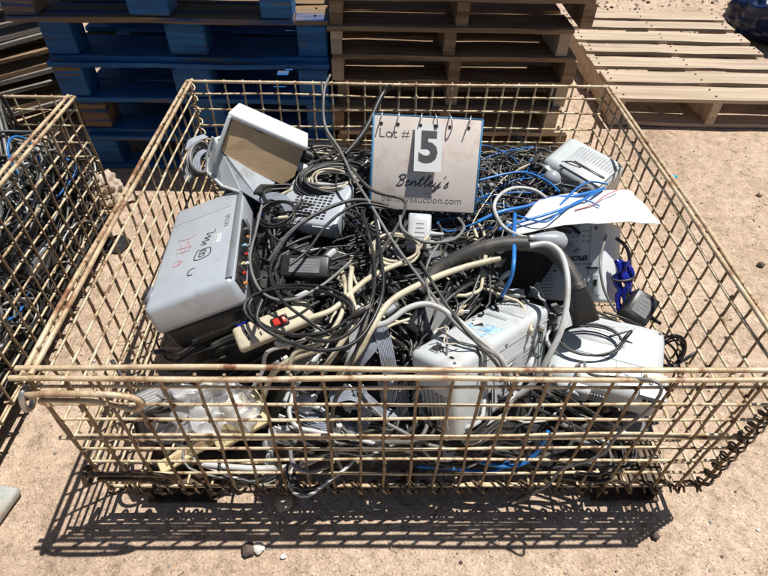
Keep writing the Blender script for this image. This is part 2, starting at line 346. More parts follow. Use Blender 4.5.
def helix(a, b_, R_=.011, pitch=.05, r=.0026, ph=0):
    a, b_ = Vector(a), Vector(b_); d = b_ - a; L = d.length; d.normalize(); u = d.orthogonal().normalized(); w = d.cross(u); n = int(L / pitch * 9)
    return [a + d * (L * i / n) + (u * math.cos(ph + 2 * math.pi * i / 9) + w * math.sin(ph + 2 * math.pi * i / 9)) * R_ for i in range(n + 1)], r
def make_basket(label):
    e = thing('wire_basket', label, 'wire basket', (0, 0, 0), group='rusty wire mesh baskets')
    h = BW / 2
    F = lambda s, z, o_: (-h + s, -o_, z); B = lambda s, z, o_: (-h + s, BD + o_, z)
    Lf = lambda s, z, o_: (-h - o_, s, z); Rt = lambda s, z, o_: (h + o_, s, z)
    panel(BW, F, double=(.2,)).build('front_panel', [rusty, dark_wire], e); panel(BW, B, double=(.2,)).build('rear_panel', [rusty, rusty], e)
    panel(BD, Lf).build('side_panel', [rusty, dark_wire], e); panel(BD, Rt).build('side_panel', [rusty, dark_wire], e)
    for nm, fn, L, two in (('rim_rod', F, BW, 1), ('rim_rod', B, BW, 0), ('rim_rod', Lf, BD, 1), ('rim_rod', Rt, BD, 1)):
        m_ = MB(); ex = .02 if fn is F else .004
        m_.tube(wob(fn(-ex, BH + .001, -.008), fn(L + ex, BH + .001, -.008), amp=.0022), .0046, 8)
        if two: m_.tube(wob(fn(-ex * 1.2, BH - .003, .0075), fn(L + ex, BH - .003, .0075), amp=.0022), .0046, 8)
        m_.build(nm, rusty_rim, e)
    m_ = MB()
    for i in range(25): m_.tube(wob((-h + i * BW / 24, 0, .006), (-h + i * BW / 24, BD, .006)), .003, 5)
    for i in range(21): m_.tube(wob((-h, i * BD / 20, .012), (h, i * BD / 20, .012)), .003, 5)
    m_.build('base_grid', rusty, e)
    for a, b_ in (((-h, 0, .006), (h, 0, .006)), ((-h, BD, .006), (h, BD, .006))):
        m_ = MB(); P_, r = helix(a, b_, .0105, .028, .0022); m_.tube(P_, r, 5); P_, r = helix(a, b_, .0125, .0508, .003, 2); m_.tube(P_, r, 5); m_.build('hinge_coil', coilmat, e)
    for x, y in ((-h, BD), (h, 0)):
        m_ = MB(); P_, r = helix((x, y, .02), (x, y, BH - .01), .0115, .036, .0026); m_.tube(P_, r, 5)
        if y == 0: P_, r = helix((x + .004, y, .02), (x + .004, y, BH - .05), .012, .034, .0022, 1); m_.tube(P_, r, 5)
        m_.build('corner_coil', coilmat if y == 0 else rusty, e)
    for x in (-.49, .49):
        for y in (.075, BD - .075):
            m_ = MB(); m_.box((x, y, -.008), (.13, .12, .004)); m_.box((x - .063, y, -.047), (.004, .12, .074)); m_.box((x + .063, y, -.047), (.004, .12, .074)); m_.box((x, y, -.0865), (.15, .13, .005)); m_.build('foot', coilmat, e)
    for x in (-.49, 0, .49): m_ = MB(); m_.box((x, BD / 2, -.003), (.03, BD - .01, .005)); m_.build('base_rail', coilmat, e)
    # latch hooks on the front left corner
    for z, L in ((.37, .17), (.105, .155)):
        m_ = MB(); x0 = -h - .012; y = -.016
        arc_rod([(x0 + .006, .03, z - .012), (x0 - .002, -.004, z - .014), (x0 + .012, y - .004, z), (x0 + .05, y - .007, z + .008), (x0 + L * .8, y - .007, z + .006), (x0 + L, y - .005, z - .006), (x0 + L + .008, y - .002, z - .028), (x0 + L - .012, y - .001, z - .045), (x0 + L - .05, y + .004, z - .035)], .0052, m_)
        arc_rod([(x0 + .03, y - .002, z - .03), (x0 + .024, y - .006, z - .014), (x0 + .045, y - .01, z - .006), (x0 + L * .6, y - .01, z - .008), (x0 + L * .74, y - .008, z - .018)], .0045, m_)
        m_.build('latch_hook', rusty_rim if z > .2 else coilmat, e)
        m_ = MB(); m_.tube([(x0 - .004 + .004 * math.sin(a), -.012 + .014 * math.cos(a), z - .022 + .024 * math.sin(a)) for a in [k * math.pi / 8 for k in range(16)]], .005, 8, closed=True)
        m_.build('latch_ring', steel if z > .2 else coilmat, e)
    return e
random.seed(5)
bk = make_basket('rusty tan wire mesh basket filled with projectors and tangled cables behind the lot sign')
b2 = copy_tree(bk); b2.location = (-1.515, -.11, 0); b2['label'] = 'rusty wire mesh basket of dark electronics cut off by the left edge of the photo'
# ---------------------------------------------------------------- pallets
nail_m = mat('nail', [(.06, .04, .03), (.14, .09, .06)], .6, .4, 40)
def pallet(name, label, loc, rz, w, d, h, m, kind, nb=7, group=None, tilt=(0, 0), edge_gap=None, k_nails=False):
    """w across x, d along y; deck boards run along x"""
    e = thing(name, label, 'pallet', loc, (tilt[0], tilt[1], rz), group)
    tb = .015; bb = .016 if kind != 'skid' else 0; hh = h - tb - bb
    ms = m if isinstance(m, (list, tuple)) else [m]
    def board(nm, c_, dd, mm, nails=None):
        b_ = MB(); n = 8; vs = []
        alongx = dd[0] > dd[1]
        sd = random.random() * 99
        for i in range(n + 1):
            u = -.5 + i / n; ww = noise.noise(Vector((sd, i * .5, 0))) * .008; zz = noise.noise(Vector((sd, i * .4, 8))) * .005; jw = noise.noise(Vector((sd, i * 1.7, 3))) * .004
            for sy, sz in ((-1, -1), (1, -1), (1, 1), (-1, 1)):
                a = u * (dd[0] if alongx else dd[1]); q = sy * (dd[1] if alongx else dd[0]) / 2 + ww + sy * jw; z = sz * dd[2] / 2 + zz
                vs.append((c_[0] + (a if alongx else q), c_[1] + (q if alongx else a), c_[2] + z))
        fs = []
        for i in range(n):
            for k in range(4): 
                f_ = (i * 4 + k, i * 4 + (k + 1) % 4, (i + 1) * 4 + (k + 1) % 4, (i + 1) * 4 + k); fs.append(f_ if not alongx else f_[::-1])
        fs += [(0, 1, 2, 3), (n * 4 + 3, n * 4 + 2, n * 4 + 1, n * 4)]
        b_.add(vs, fs)
        for q_ in nails or (): b_.cyl(q_, (0, 0, 1), .004, .008, 8, mi=1)
        return b_.build(nm, [mm, nail_m], e)
    bwid = d / nb * random.uniform(.72, .80)
    for i in range(nb):
        bw = (.14 if i in (0, nb - 1) else .092) if edge_gap is None else bwid * random.uniform(.85, 1.1)
        y = bw / 2 + i * (d - bw) / (nb - 1) if True else 0
        nl = [(x + random.uniform(-.01, .01), y + q * bw, h + .0005) for x in (-w / 2 + .03, 0, w / 2 - .03) for q in (-.25, .25)] if i == 0 or k_nails else None
        board('deck_board', (random.uniform(-.006, .006), y, h - tb / 2), (w + random.uniform(-.025, .02), bw, tb), random.choice(ms), nl)
    xs_ = (-w / 2 + .05, 0, w / 2 - .05)
    if kind == 'block':
        for x in xs_:
            for y in (.05, d / 2, d - .05): 
                b_ = MB(); bx_ = .13 if x == 0 else .10
                b_.rbox((x, y + random.uniform(0, .01), bb + hh / 2), (bx_, .1, hh - .002), .006 if x else .01, 2, smooth=False); b_.build('block', random.choice(ms), e)
        for x in xs_: board('stringer_board', (x, d / 2, h - tb - .009), (.09, d - .01, .014), random.choice(ms))
        for y in (.05, d / 2, d - .05): board('bottom_board', (0, y, bb / 2), (w, .098, bb), random.choice(ms))
    else:
        for x in (-w / 2 + .022, 0, w / 2 - .022): board('stringer', (x, d / 2, bb + hh / 2), (.04, d - .006, hh - .001), random.choice(ms))
        if kind == 'stringer':
            for k in range(4): board('bottom_board', (0, .05 + k * (d - .1) / 3, bb / 2), (w, .09, bb), random.choice(ms))
    return e
random.seed(21)
gp = 'blue pallets in the stack behind the basket'
PW = .93
names = ['lowest blue pallet, mostly hidden behind the rear panel of the basket', 'second blue pallet from the bottom of the blue stack', 'third blue pallet from the bottom, level with the basket rim', 'fourth blue pallet from the bottom, with a chipped bare wood edge', 'topmost blue pallet, cut off by the top edge of the photo']
for k, (dx, dy) in enumerate(((.02, .01), (.015, .03), (0, 0), (.005, .02), (-.075, -.03))):
    pallet('wooden_pallet', names[k], (-.70 + dx, 1.325 + dy, GZ + .139 * k), R(random.uniform(-1, 1)), PW + (.0 if k < 4 else -.04), 1.05, .1385, [wood_bl, wood_bl, wood_bl, wood_bl, wood_bl, wood_bl, wood_bl, wood_bd], 'block', group=gp)
gp = 'brown pallets in the stack behind the basket'
nm6 = ['lowest', 'second lowest', 'third lowest', 'fourth lowest', 'fifth lowest', 'sixth lowest', 'seventh lowest']
for k, (dx, w_) in enumerate(((.03, .86), (.035, .86), (.0, .82), (.02, .82), (.015, .84), (-.01, .80), (.025, .86))):
    pallet('wooden_pallet', nm6[k] + ' brown pallet of the bare wooden stack behind the lot sign', (.185 + dx, 1.33 + random.uniform(-.02, .02), GZ + .0905 * k), R(random.uniform(-1, 1)), w_, 1.1, .090, [wood_br, wood_br, wood_br, wood_pa], 'skid', group=gp)
pallet('wooden_pallet', 'pale sunlit pallet lying alone flat on the sand on the right', (1.425, 1.715, GZ), R(-.6), .90, 1.12, .13, [wood_pa], 'stringer', nb=7, edge_gap=1, k_nails=True)
gp = 'weathered grey pallets left of the blue stack'
for k in range(4):
    pallet('wooden_pallet', ('lowest', 'second lowest', 'second highest', 'topmost')[k] + ' weathered grey pallet of the skewed pile left of the blue stack', (-1.66 + .03 * k, 1.42 + .02 * k, GZ + .125 * k), R(38 + 3 * k), .95, .95, .12, [wood_gr, wood_gr, wood_br], 'stringer', nb=5, group=gp)
# ---------------------------------------------------------------- cables
def plug(parent, p, d, r, m, M2=None):
    d = Vector(d).normalized(); p = Vector(p); b_ = MB()
    b_.tube([p, p + d * .012, p + d * .016, p + d * .038, p + d * .04], [r * 1.3, r * 1.9, r * 3.0, r * 2.7, r * 2.2], 8, flat=.6)
    b_.tube([p + d * .04, p + d * .052], r * 1.6, 6, mi=1, flat=.5)
    return b_.build('plug', [m, steel], parent)
def cable(pts, r, m, label, group=None, n=7, ends=0, smooth=8, name='cable', cat='cable', flat=None, closed=False):
    P_ = catmull(pts, smooth, closed) if smooth else [Vector(q) for q in pts]
    mb = MB(); mb.tube(P_, r, n, closed=closed, flat=flat); o = mb.build(name, m); tag(o, label, cat, group)
    if ends & 1: plug(o, P_[0], P_[0] - P_[2], r if not isinstance(r, list) else r[0], blk if m in (cab_blk, cab_dg, cab_g) else m)
    if ends & 2: plug(o, P_[-1], P_[-1] - P_[-3], r if not isinstance(r, list) else r[-1], blk if m in (cab_blk, cab_dg, cab_g) else m)
    return o
KEEP = [(-.452, .43, .125, .235, .213), (.155, .175, .07, .165, -.789), (.425, .205, .135, .11, -.38), (.55, .885, .11, .09, -.82), (-.365, .79, .10, .09, -.1), (-.40, .105, .14, .085, 0), (.35, .40, .14, .11, -.3), (.02, .40, .035, .05, 0), (-.20, .49, .07, .05, 0), (-.255, .17, .07, .04, .4), (-.2, .27, .05, .03, 0), (-.11, .11, .12, .05, 0)]
def kept(x, y):
    for cx, cy_, hx, hy, a in KEEP:
        dx, dy = x - cx, y - cy_; u, v = dx * math.cos(a) + dy * math.sin(a), -dx * math.sin(a) + dy * math.cos(a)
        if abs(u) < hx and abs(v) < hy: return (cx, cy_)
    return None
def walk(x, y, L, kap=9, dom=(-.5, .52, .06, .97), Hf=H, off=.01, amp=.02, ds=.014, hmin=.09, th=None):
    th = random.uniform(0, 6.28) if th is None else th; k = random.uniform(-kap, kap); ph = random.uniform(0, 6.28); fr = random.uniform(6, 14); out = []
    cx, cy_ = (dom[0] + dom[1]) / 2, (dom[2] + dom[3]) / 2; zprev = None
    for i in range(int(L / ds)):
        k += random.gauss(0, 1.6) - .05 * k; k = max(-kap * 2, min(kap * 2, k))
        if Hf(x + .05 * math.cos(th), y + .05 * math.sin(th)) < hmin or not (dom[0] < x < dom[1] and dom[2] < y < dom[3]):
            want = math.atan2(cy_ - y, cx - x); dlt = (want - th + math.pi) % (2 * math.pi) - math.pi; th += max(-.45, min(.45, dlt)); k *= .5
        kp = kept(x + .06 * math.cos(th), y + .06 * math.sin(th))
        if kp:
            want = math.atan2(y - kp[1], x - kp[0]); dlt = (want - th + math.pi) % (2 * math.pi) - math.pi; th += max(-.5, min(.5, dlt)); k *= .5
        if kept(x, y) and i > 8: break
        th += k * ds; x += ds * math.cos(th); y += ds * math.sin(th)
        z = max(Hf(x, y), .006) + off + amp * .5 * (1 + math.sin(ph + fr * i * ds)) + amp * .4 * noise.noise(Vector((x * 9, y * 9, ph)))
        if zprev is not None: z = zprev + max(-.005, min(.005, z - zprev))
        zprev = z; out.append(Vector((x, y, z)))
    return out
random.seed(77)
# near-black fill sheet stands in for deep shade between cables and blocks light
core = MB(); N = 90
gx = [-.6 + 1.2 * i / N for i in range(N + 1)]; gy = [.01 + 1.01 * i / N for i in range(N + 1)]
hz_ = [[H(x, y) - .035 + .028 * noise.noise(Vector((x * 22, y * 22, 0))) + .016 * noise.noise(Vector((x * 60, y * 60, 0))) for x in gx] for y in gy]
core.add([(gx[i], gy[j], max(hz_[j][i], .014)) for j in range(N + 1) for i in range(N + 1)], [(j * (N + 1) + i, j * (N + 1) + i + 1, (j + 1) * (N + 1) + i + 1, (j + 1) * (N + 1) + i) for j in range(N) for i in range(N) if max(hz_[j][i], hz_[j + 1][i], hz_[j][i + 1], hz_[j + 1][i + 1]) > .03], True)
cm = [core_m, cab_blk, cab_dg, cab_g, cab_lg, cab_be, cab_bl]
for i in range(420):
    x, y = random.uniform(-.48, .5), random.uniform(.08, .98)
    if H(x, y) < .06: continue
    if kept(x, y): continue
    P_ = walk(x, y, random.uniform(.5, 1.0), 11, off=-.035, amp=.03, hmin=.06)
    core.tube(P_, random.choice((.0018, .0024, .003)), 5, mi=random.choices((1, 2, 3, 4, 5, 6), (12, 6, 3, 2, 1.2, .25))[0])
tag(core.build('cable_tangle_dark_fill', cm, origin=(0, .5, 0)), 'tangled wiring over a near-black shade-fill sheet under the loose cables in the full basket', 'tangle', kind='stuff')
GB = {'b': (cab_blk, 'loose black cable tangled in the heap of the full basket'), 'd': (cab_dg, 'dull dark grey cable tangled in the heap of the full basket'), 'g': (cab_g, 'mid grey cable tangled in the heap of the full basket'),
      'l': (cab_lg, 'pale grey cable tangled in the heap of the full basket'), 'y': (cab_be, 'cream coloured cable tangled in the heap of the full basket'), 'u': (cab_bl, 'bright blue network cable woven through the heap of the full basket')}
def anon(key, P_, r, ends=0, n=6):
    if len(P_) < 8: return
    m, lb = GB[key]; mx_ = sum(p_[0] for p_ in P_) / len(P_); my_ = sum(p_[1] for p_ in P_) / len(P_)
    zone = 'low behind the front panel' if my_ < .2 else 'in the heap right of the lot sign' if (mx_ > .17 and my_ > .45) else 'in the heap near the front projectors' if mx_ > .1 else 'in the heap left of the lot sign' if (mx_ < -.08 and my_ > .5) else 'beside the silver projector' if mx_ < -.2 else 'in the middle of the heap below the lot sign'
    if n == 5 and key != 'u': lb = lb.replace('cable', 'thin wire')
    lb = lb.split(' tangled')[0].split(' woven')[0] + ' tangled ' + zone; return cable(P_, r, m, lb, 'cables tangled in the full basket', n, ends, 0)
# general heap
for i in range(134):
    x, y = random.uniform(-.42, .42), random.uniform(.12, .95)
    key = random.choices('bdgly', (11, 6, 3.5, 2.2, 1.6))[0]; r = random.choice((.0018, .0023, .0028, .0034)) * (1 if key != 'y' else 1.15)
    anon(key, walk(x, y, random.uniform(.6, 1.6), 8, off=.0, amp=.035), r, random.choice((0, 1, 2, 3)))
# centre-left: long sweeping black cables in loose parallel strands
for i in range(15):
    x, y = random.uniform(-.33, -.02), random.uniform(.25, .7); base = walk(x, y, random.uniform(.6, 1.3), 7, (-.34, .12, .14, .86), off=.015, amp=.035)
    for q in range(random.choice((1, 2, 3))):
        o_ = Vector((random.uniform(-.009, .009), random.uniform(-.009, .009), random.uniform(-.004, .008)))
        anon('b' if random.random() < .7 else 'd', [v + o_ * (1 + .6 * math.sin(j * .09 + q)) for j, v in enumerate(base)], random.choice((.0028, .0035)), 0)
# right of the sign: fine wires, many of them blue
for i in range(64):
    x, y = random.uniform(.14, .46), random.uniform(.5, .86)
    key = random.choices('bdguly', (12, 4, 2, 4, .8, .3))[0]
    anon(key, walk(x, y, random.uniform(.25, .6), 14, (.12, .48, .5, .9), off=.01, amp=.045), random.choice((.0016, .002, .0025)), random.choice((0, 0, 1)), 5)
# front low area
for i in range(32):
    x = random.uniform(-.46, .42); key = random.choices('bdglyu', (7, 3, 4, 5, 1, .1) if x < .15 else (8, 4, 2, 1, .4, .6))[0]
    anon(key, walk(x, random.uniform(.04, .16), random.uniform(.25, .7), 8, (-.5, .5, .028, .2), off=.005, amp=.04, hmin=.015, th=random.choice((0, 3.14)) + random.uniform(-.5, .5)), random.choice((.0025, .0035, .0045)), 1)
random.seed(9)
def coil(c, rx, ry, turns, r, m, label, tiltv=(0, 0, 0), rz=0, dz=.004, jit=.004, grow=.0, n=6):
    P_ = []; Eu = Euler((tiltv[0], tiltv[1], rz)); st = 26
    for i in range(turns * st):
        a = 2 * math.pi * i / st; k = i / st; g_ = 1 + grow * k + .03 * math.sin(k * 2.3)
        v = Vector((rx * g_ * math.cos(a) + jit * math.sin(k * 3.1), ry * g_ * math.sin(a) + jit * math.cos(k * 2.2), dz * k + jit * .5 * math.sin(a * 2 + k))); v.rotate(Eu); P_.append(v + Vector(c))
    return cable(P_, r, m, label, None, n, 2, 0, 'coiled_cable', 'cable coil')
coil((-0.172, 0.675, 0.295), .105, .062, 8, .0036, cab_blk, 'thick coil of black and grey cable on the vented unit left of the sign', (R(16), 0), R(8), .004, .006, -.035)
coil((-0.176, 0.674, 0.305), .085, .05, 6, .003, cab_g, 'paler inner coil of grey cable left of the lot sign', (R(16), R(-4)), R(10), .003, .008, -.05)
coil((-0.180, 0.662, 0.310), .06, .038, 4, .0026, cab_be, 'small cream coil nested inside the grey coil left of the sign', (R(20), 0), R(0), .003, .006, -.08)
coil((-0.300, 0.516, 0.315), .043, .040, 3, .0026, cab_blk, 'small round loop of black cable right of the silver projector', (R(10), R(-10)), 0, .003, .003)
coil((0.381, 0.218, 0.222), .062, .036, 2, .0024, cab_blk, 'black cable loop with a plug lying on the flat white projector', (R(10), R(-4)), R(-5), .002, .003)
coil((0.572, 0.234, 0.170), .03, .035, 5, .0022, cab_blk, 'tight black wire coil at the right end of the flat white projector', (R(50), R(30)), R(-20), .004, .004)
coil((-0.215, 0.200, 0.330), .105, .052, 2, .0034, cab_blk, 'large oval loop of black cable sweeping in front of the power brick', (R(14), R(-4)), R(-12), .003, .005)
coil((-0.028, 0.383, 0.325), .05, .04, 3, .0034, cab_be, 'cream cable loop below the left edge of the lot sign', (R(12), 0), 0, .003, .004)
coil((-0.563, 0.806, 0.280), .032, .05, 4, .0042, cab_g, 'grey cable coil standing in the far left corner of the basket', (R(20), R(60)), R(10), .006, .003)
coil((0.326, 0.792, 0.300), .05, .03, 3, .0024, cab_blk, 'thin black wire coil near the rear mesh right of the sign', (R(10), 0), R(30), .003, .004)
def nc(pts, r, m, label, ends=0, n=7): return cable(pts, r, m, label, None, n, ends, 9)
nc([(-0.203, 1.054, 0.415), (-0.212, 0.933, 0.420), (-0.208, 0.861, 0.360), (-0.163, 0.757, 0.345), (-0.129, 0.649, 0.340), (-0.088, 0.544, 0.340), (-0.035, 0.392, 0.345), (0.028, 0.260, 0.340), (0.073, 0.172, 0.335), (0.122, 0.124, 0.320), (0.159, 0.105, 0.300), (0.179, 0.092, 0.240)], .0034, cab_g, 'long grey cable from over the rear rim diagonally down to the tall white projector')
nc([(-0.224, 1.011, 0.413), (-0.206, 0.852, 0.350), (-0.149, 0.717, 0.340), (-0.079, 0.578, 0.345), (0.0, .53, .34), (-0.065, 0.328, 0.345), (-0.077, 0.218, 0.340), (-0.099, 0.143, 0.310), (-0.128, 0.107, 0.240)], .0038, cab_dg, 'dark grey cable hooked over the rear rim left of the sign, sagging forward')
nc([(-0.025, 0.976, 0.420), (-0.052, 0.962, 0.400), (-0.099, 0.836, 0.360), (-0.150, 0.741, 0.340)], .0075, blk, 'wide black strap leaning over the rear rim behind the sign')
nc([(-0.072, 0.486, 0.340), (-0.061, 0.354, 0.350), (-0.056, 0.240, 0.345), (-0.081, 0.163, 0.330), (-0.117, 0.123, 0.320), (-0.174, 0.111, 0.320), (-0.237, 0.134, 0.320), (-0.290, 0.169, 0.330), (-0.288, 0.217, 0.340)], .0040, cab_blk, 'long black cable curving under the power brick and back up right of centre')
nc([(-0.101, 0.498, 0.345), (-0.078, 0.348, 0.355), (-0.073, 0.241, 0.350), (-0.099, 0.161, 0.340), (-0.144, 0.126, 0.330), (-0.197, 0.131, 0.330)], .0036, cab_blk, 'second long black cable nested inside the sweeping curve at centre')
nc([(-0.165, 0.537, 0.330), (-0.239, 0.454, 0.335), (-0.278, 0.374, 0.330), (-0.285, 0.297, 0.330), (-0.250, 0.217, 0.340), (-0.192, 0.165, 0.335), (-0.154, 0.142, 0.325)], .0032, cab_blk, 'black cable arcing down left of the power brick on the heap')
nc([(-0.040, 0.552, 0.320), (-0.118, 0.537, 0.345), (-0.197, 0.496, 0.340), (-0.260, 0.435, 0.330), (-0.294, 0.336, 0.330)], .0045, cab_dg, 'thick dark cable arching leftward from behind the sign')
nc([(-0.018, 0.520, 0.330), (-0.106, 0.514, 0.350), (-0.171, 0.447, 0.350), (-0.212, 0.358, 0.345), (-0.246, 0.316, 0.340)], .0035, cab_blk, 'thinner black cable arching leftward beneath the sign')
nc([(-0.336, 0.534, 0.330), (-0.337, 0.448, 0.325), (-0.335, 0.347, 0.320), (-0.294, 0.248, 0.330), (-0.235, 0.217, 0.340), (-0.175, 0.253, 0.345), (-0.123, 0.321, 0.345)], .0030, cab_g, 'thin grey cable curving beside the silver projector')
nc([(-0.128, 0.121, 0.240), (-0.115, 0.138, 0.280), (-0.084, 0.168, 0.310), (-0.047, 0.175, 0.325), (-0.009, 0.197, 0.340), (0.030, 0.203, 0.345), (0.071, 0.187, 0.335), (0.120, 0.141, 0.320), (0.160, 0.110, 0.300), (0.189, 0.096, 0.250)], .0058, cab_lg, 'thick pale cable looping over the tall white projector')
nc([(0.242, 0.329, 0.385), (0.278, 0.329, 0.390), (0.300, 0.299, 0.385), (0.299, 0.232, 0.370), (0.283, 0.165, 0.330), (0.257, 0.125, 0.280), (0.235, 0.106, 0.220), (0.182, 0.099, 0.160), (0.144, 0.100, 0.140)], .0060, cab_lg, 'thick pale cable dropping past the hose between the two front projectors')
nc([(0.266, 0.369, 0.370), (0.236, 0.385, 0.365), (0.209, 0.431, 0.355), (0.202, 0.503, 0.350), (0.224, 0.555, 0.350), (0.267, 0.592, 0.345), (0.314, 0.591, 0.340), (0.342, 0.558, 0.335), (0.353, 0.517, 0.330)], .0044, cab_lg, 'pale cable looping round from the bulb-shaped handset')
nc([(-0.172, 0.114, 0.250), (-0.137, 0.139, 0.300), (-0.109, 0.180, 0.330), (-0.120, 0.245, 0.340), (-0.119, 0.314, 0.335)], .0055, cab_be, 'thick cream cable running up the centre of the heap')
nc([(-0.238, 0.121, 0.240), (-0.221, 0.138, 0.280), (-0.171, 0.146, 0.300), (-0.138, 0.185, 0.325), (-0.129, 0.249, 0.330), (-0.140, 0.318, 0.320)], .0050, cab_be, 'cream cable bowed beside the thick centre one')
nc([(-0.194, 0.180, 0.330), (-0.153, 0.196, 0.335), (-0.116, 0.239, 0.340), (-0.089, 0.273, 0.340), (-0.053, 0.308, 0.335), (-0.010, 0.339, 0.330)], .0058, cab_be, 'cream cable crossing behind the long black curves at centre')
nc([(-0.297, 0.111, 0.160), (-0.272, 0.128, 0.220), (-0.234, 0.134, 0.260), (-0.194, 0.138, 0.280), (-0.171, 0.135, 0.290)], .0065, cab_be, 'cream cable bending down behind the front rim left of centre')
nc([(-0.142, 0.111, 0.235), (-0.099, 0.135, 0.290), (-0.077, 0.164, 0.320), (-0.038, 0.223, 0.335), (0.040, 0.285, 0.330), (0.111, 0.327, 0.325), (0.194, 0.353, 0.330)], .0068, cab_be, 'cream cable running beneath the rubber hose')
nc([(-0.322, 0.109, 0.180), (-0.290, 0.128, 0.230), (-0.276, 0.146, 0.270), (-0.212, 0.146, 0.300), (-0.175, 0.163, 0.315)], .0042, cab_lg, 'pale grey cable beside the cream cable near the front rim')
nc([(0.035, 0.219, 0.340), (0.032, 0.298, 0.345), (0.064, 0.383, 0.340), (0.097, 0.413, 0.335)], .0026, cab_g, 'thin grey cable looped under the white power adapter')
nc([(-0.015, 0.477, 0.345), (-0.010, 0.427, 0.345), (0.036, 0.387, 0.345), (0.096, 0.400, 0.340), (0.128, 0.448, 0.335), (0.120, 0.491, 0.330)], .0034, cab_g, 'grey cable draped in a shallow curve below the lot sign')
nc([(0.021, 0.317, 0.350), (0.047, 0.242, 0.350), (0.071, 0.193, 0.340), (0.104, 0.139, 0.330), (0.156, 0.099, 0.290), (0.198, 0.096, 0.200)], .0034, cab_dg, 'dark cable following the pale one over the tall white projector')
nc([(0.248, 0.488, 0.345), (0.226, 0.394, 0.360), (0.210, 0.308, 0.360), (0.204, 0.286, 0.330), (0.193, 0.280, 0.290)], .0045, cab_bl, 'bright blue cable hanging down across the rubber hose')
nc([(0.164, 0.477, 0.330), (0.215, 0.495, 0.345), (0.284, 0.519, 0.345), (0.345, 0.545, 0.350), (0.399, 0.547, 0.355), (0.466, 0.572, 0.355)], .0044, cab_bl, 'bright blue cable along the upper edge of the white sheet')
nc([(0.204, 0.442, 0.335), (0.252, 0.452, 0.350), (0.316, 0.469, 0.360), (0.384, 0.501, 0.365), (0.474, 0.573, 0.360)], .0034, cab_bl, 'second bright blue cable lying on the white sheet')
nc([(0.355, 0.510, 0.355), (0.402, 0.564, 0.360), (0.458, 0.621, 0.345), (0.504, 0.620, 0.340)], .0026, cab_bl, 'short blue cable in front of the far right projector')
nc([(0.249, 0.468, 0.355), (0.302, 0.438, 0.362), (0.343, 0.470, 0.365), (0.405, 0.517, 0.365), (0.443, 0.501, 0.360)], .0022, cab_bl, 'thin blue wire wandering over the white sheet')
nc([(0.380, 0.482, 0.362), (0.425, 0.502, 0.362), (0.465, 0.538, 0.362), (0.506, 0.566, 0.360)], .0013, ink_r, 'thin red wire on the white sheet')
nc([(0.192, 0.647, 0.330), (0.295, 0.670, 0.340), (0.351, 0.635, 0.340), (0.373, 0.577, 0.345)], .0028, cab_bl, 'blue cable passing the round grey knob')
nc([(0.417, 0.296, 0.225), (0.460, 0.275, 0.215), (0.514, 0.243, 0.200), (0.550, 0.220, 0.180), (0.590, 0.204, 0.130)], .003, cab_blk, 'black wire draped over the right end of the flat white projector')
nc([(0.432, 0.296, 0.225), (0.481, 0.277, 0.220), (0.540, 0.254, 0.200), (0.588, 0.229, 0.170), (0.604, 0.195, 0.120)], .0026, cab_blk, 'second black wire draped over the right end of the flat white projector')
nc([(0.430, 0.235, 0.215), (0.501, 0.253, 0.215), (0.567, 0.263, 0.190), (0.614, 0.250, 0.150), (.60, .20, .07)], .0024, cab_dg, 'dark wire trailing from the flat projector towards the right mesh')
nc([(0.450, 0.230, 0.215), (0.479, 0.215, 0.210), (0.531, 0.209, 0.180), (0.572, 0.202, 0.140)], .0024, cab_blk, 'short black wire hanging over the ports of the flat projector')
nc([(0.467, 0.470, 0.300), (0.425, 0.376, 0.300), (0.432, 0.329, 0.260), (0.462, 0.301, 0.220)], .0030, cab_g, 'grey cable running down the edge of the printed white projector')
nc([(0.487, 0.460, 0.300), (0.515, 0.441, 0.280), (0.519, 0.399, 0.240), (0.510, 0.357, 0.200)], .0042, cab_blk, 'black cable behind the deep blue bundle')
nc([(0.061, 0.168, 0.325), (0.062, 0.128, 0.315), (0.061, 0.101, 0.280), (0.072, 0.096, 0.200)], .0022, cab_g, 'thin grey cord hanging down the front of the tall white projector')
nc([(0.050, 0.155, 0.325), (0.071, 0.139, 0.322), (0.089, 0.126, 0.320), (0.119, 0.120, 0.310), (0.126, 0.089, 0.260)], .0022, cab_dg, 'dark cord looped over the blue stickers of the tall white projector')
nc([(0.044, 0.160, 0.320), (0.066, 0.161, 0.325), (0.056, 0.131, 0.320), (0.076, 0.128, 0.318), (0.090, 0.136, 0.320)], .0016, cab_be, 'thin cream cord knotted on top of the tall white projector')
nc([(0.343, 0.167, 0.200), (0.353, 0.162, 0.220), (0.291, 0.028, 0.360), (.365, -.018, .405), (.372, -.030, .36), (.35, -.026, .27), (.335, -.032, .20), (.285, -.024, .13), (.27, -.03, .08), (.245, -.032, .045)], .0028, cab_g, 'grey cable hanging outside the front rim with a plug at its end', 2)
nc([(.10, .05, .06), (.16, .03, .05), (.22, .02, .06), (.255, .03, .09), (.27, .045, .15)], .0046, cab_bl, 'blue cable curved along the base wires near the front right')
nc([(.02, .035, .03), (.1, .03, .028), (.17, .02, .03), (.21, .035, .05)], .005, cab_bl, 'blue cable lying at the foot of the front panel right of centre')
nc([(-.42, .03, .05), (-.32, .025, .04), (-.22, .03, .045), (-.16, .045, .09), (-.14, .06, .15)], .0065, cab_lg, 'thick pale cable curving low behind the front panel left of centre')
nc([(-.13, .02, .02), (-.145, .015, .1), (-.15, .012, .2), (-.14, .015, .3), (-.12, .02, .34)], .004, cab_dg, 'dark cable standing against the inside of the front panel left of centre')
nc([(.3, .03, .03), (.38, .03, .05), (.45, .04, .035), (.53, .05, .04)], .004, cab_blk, 'black cable lying along the base at the front right corner')
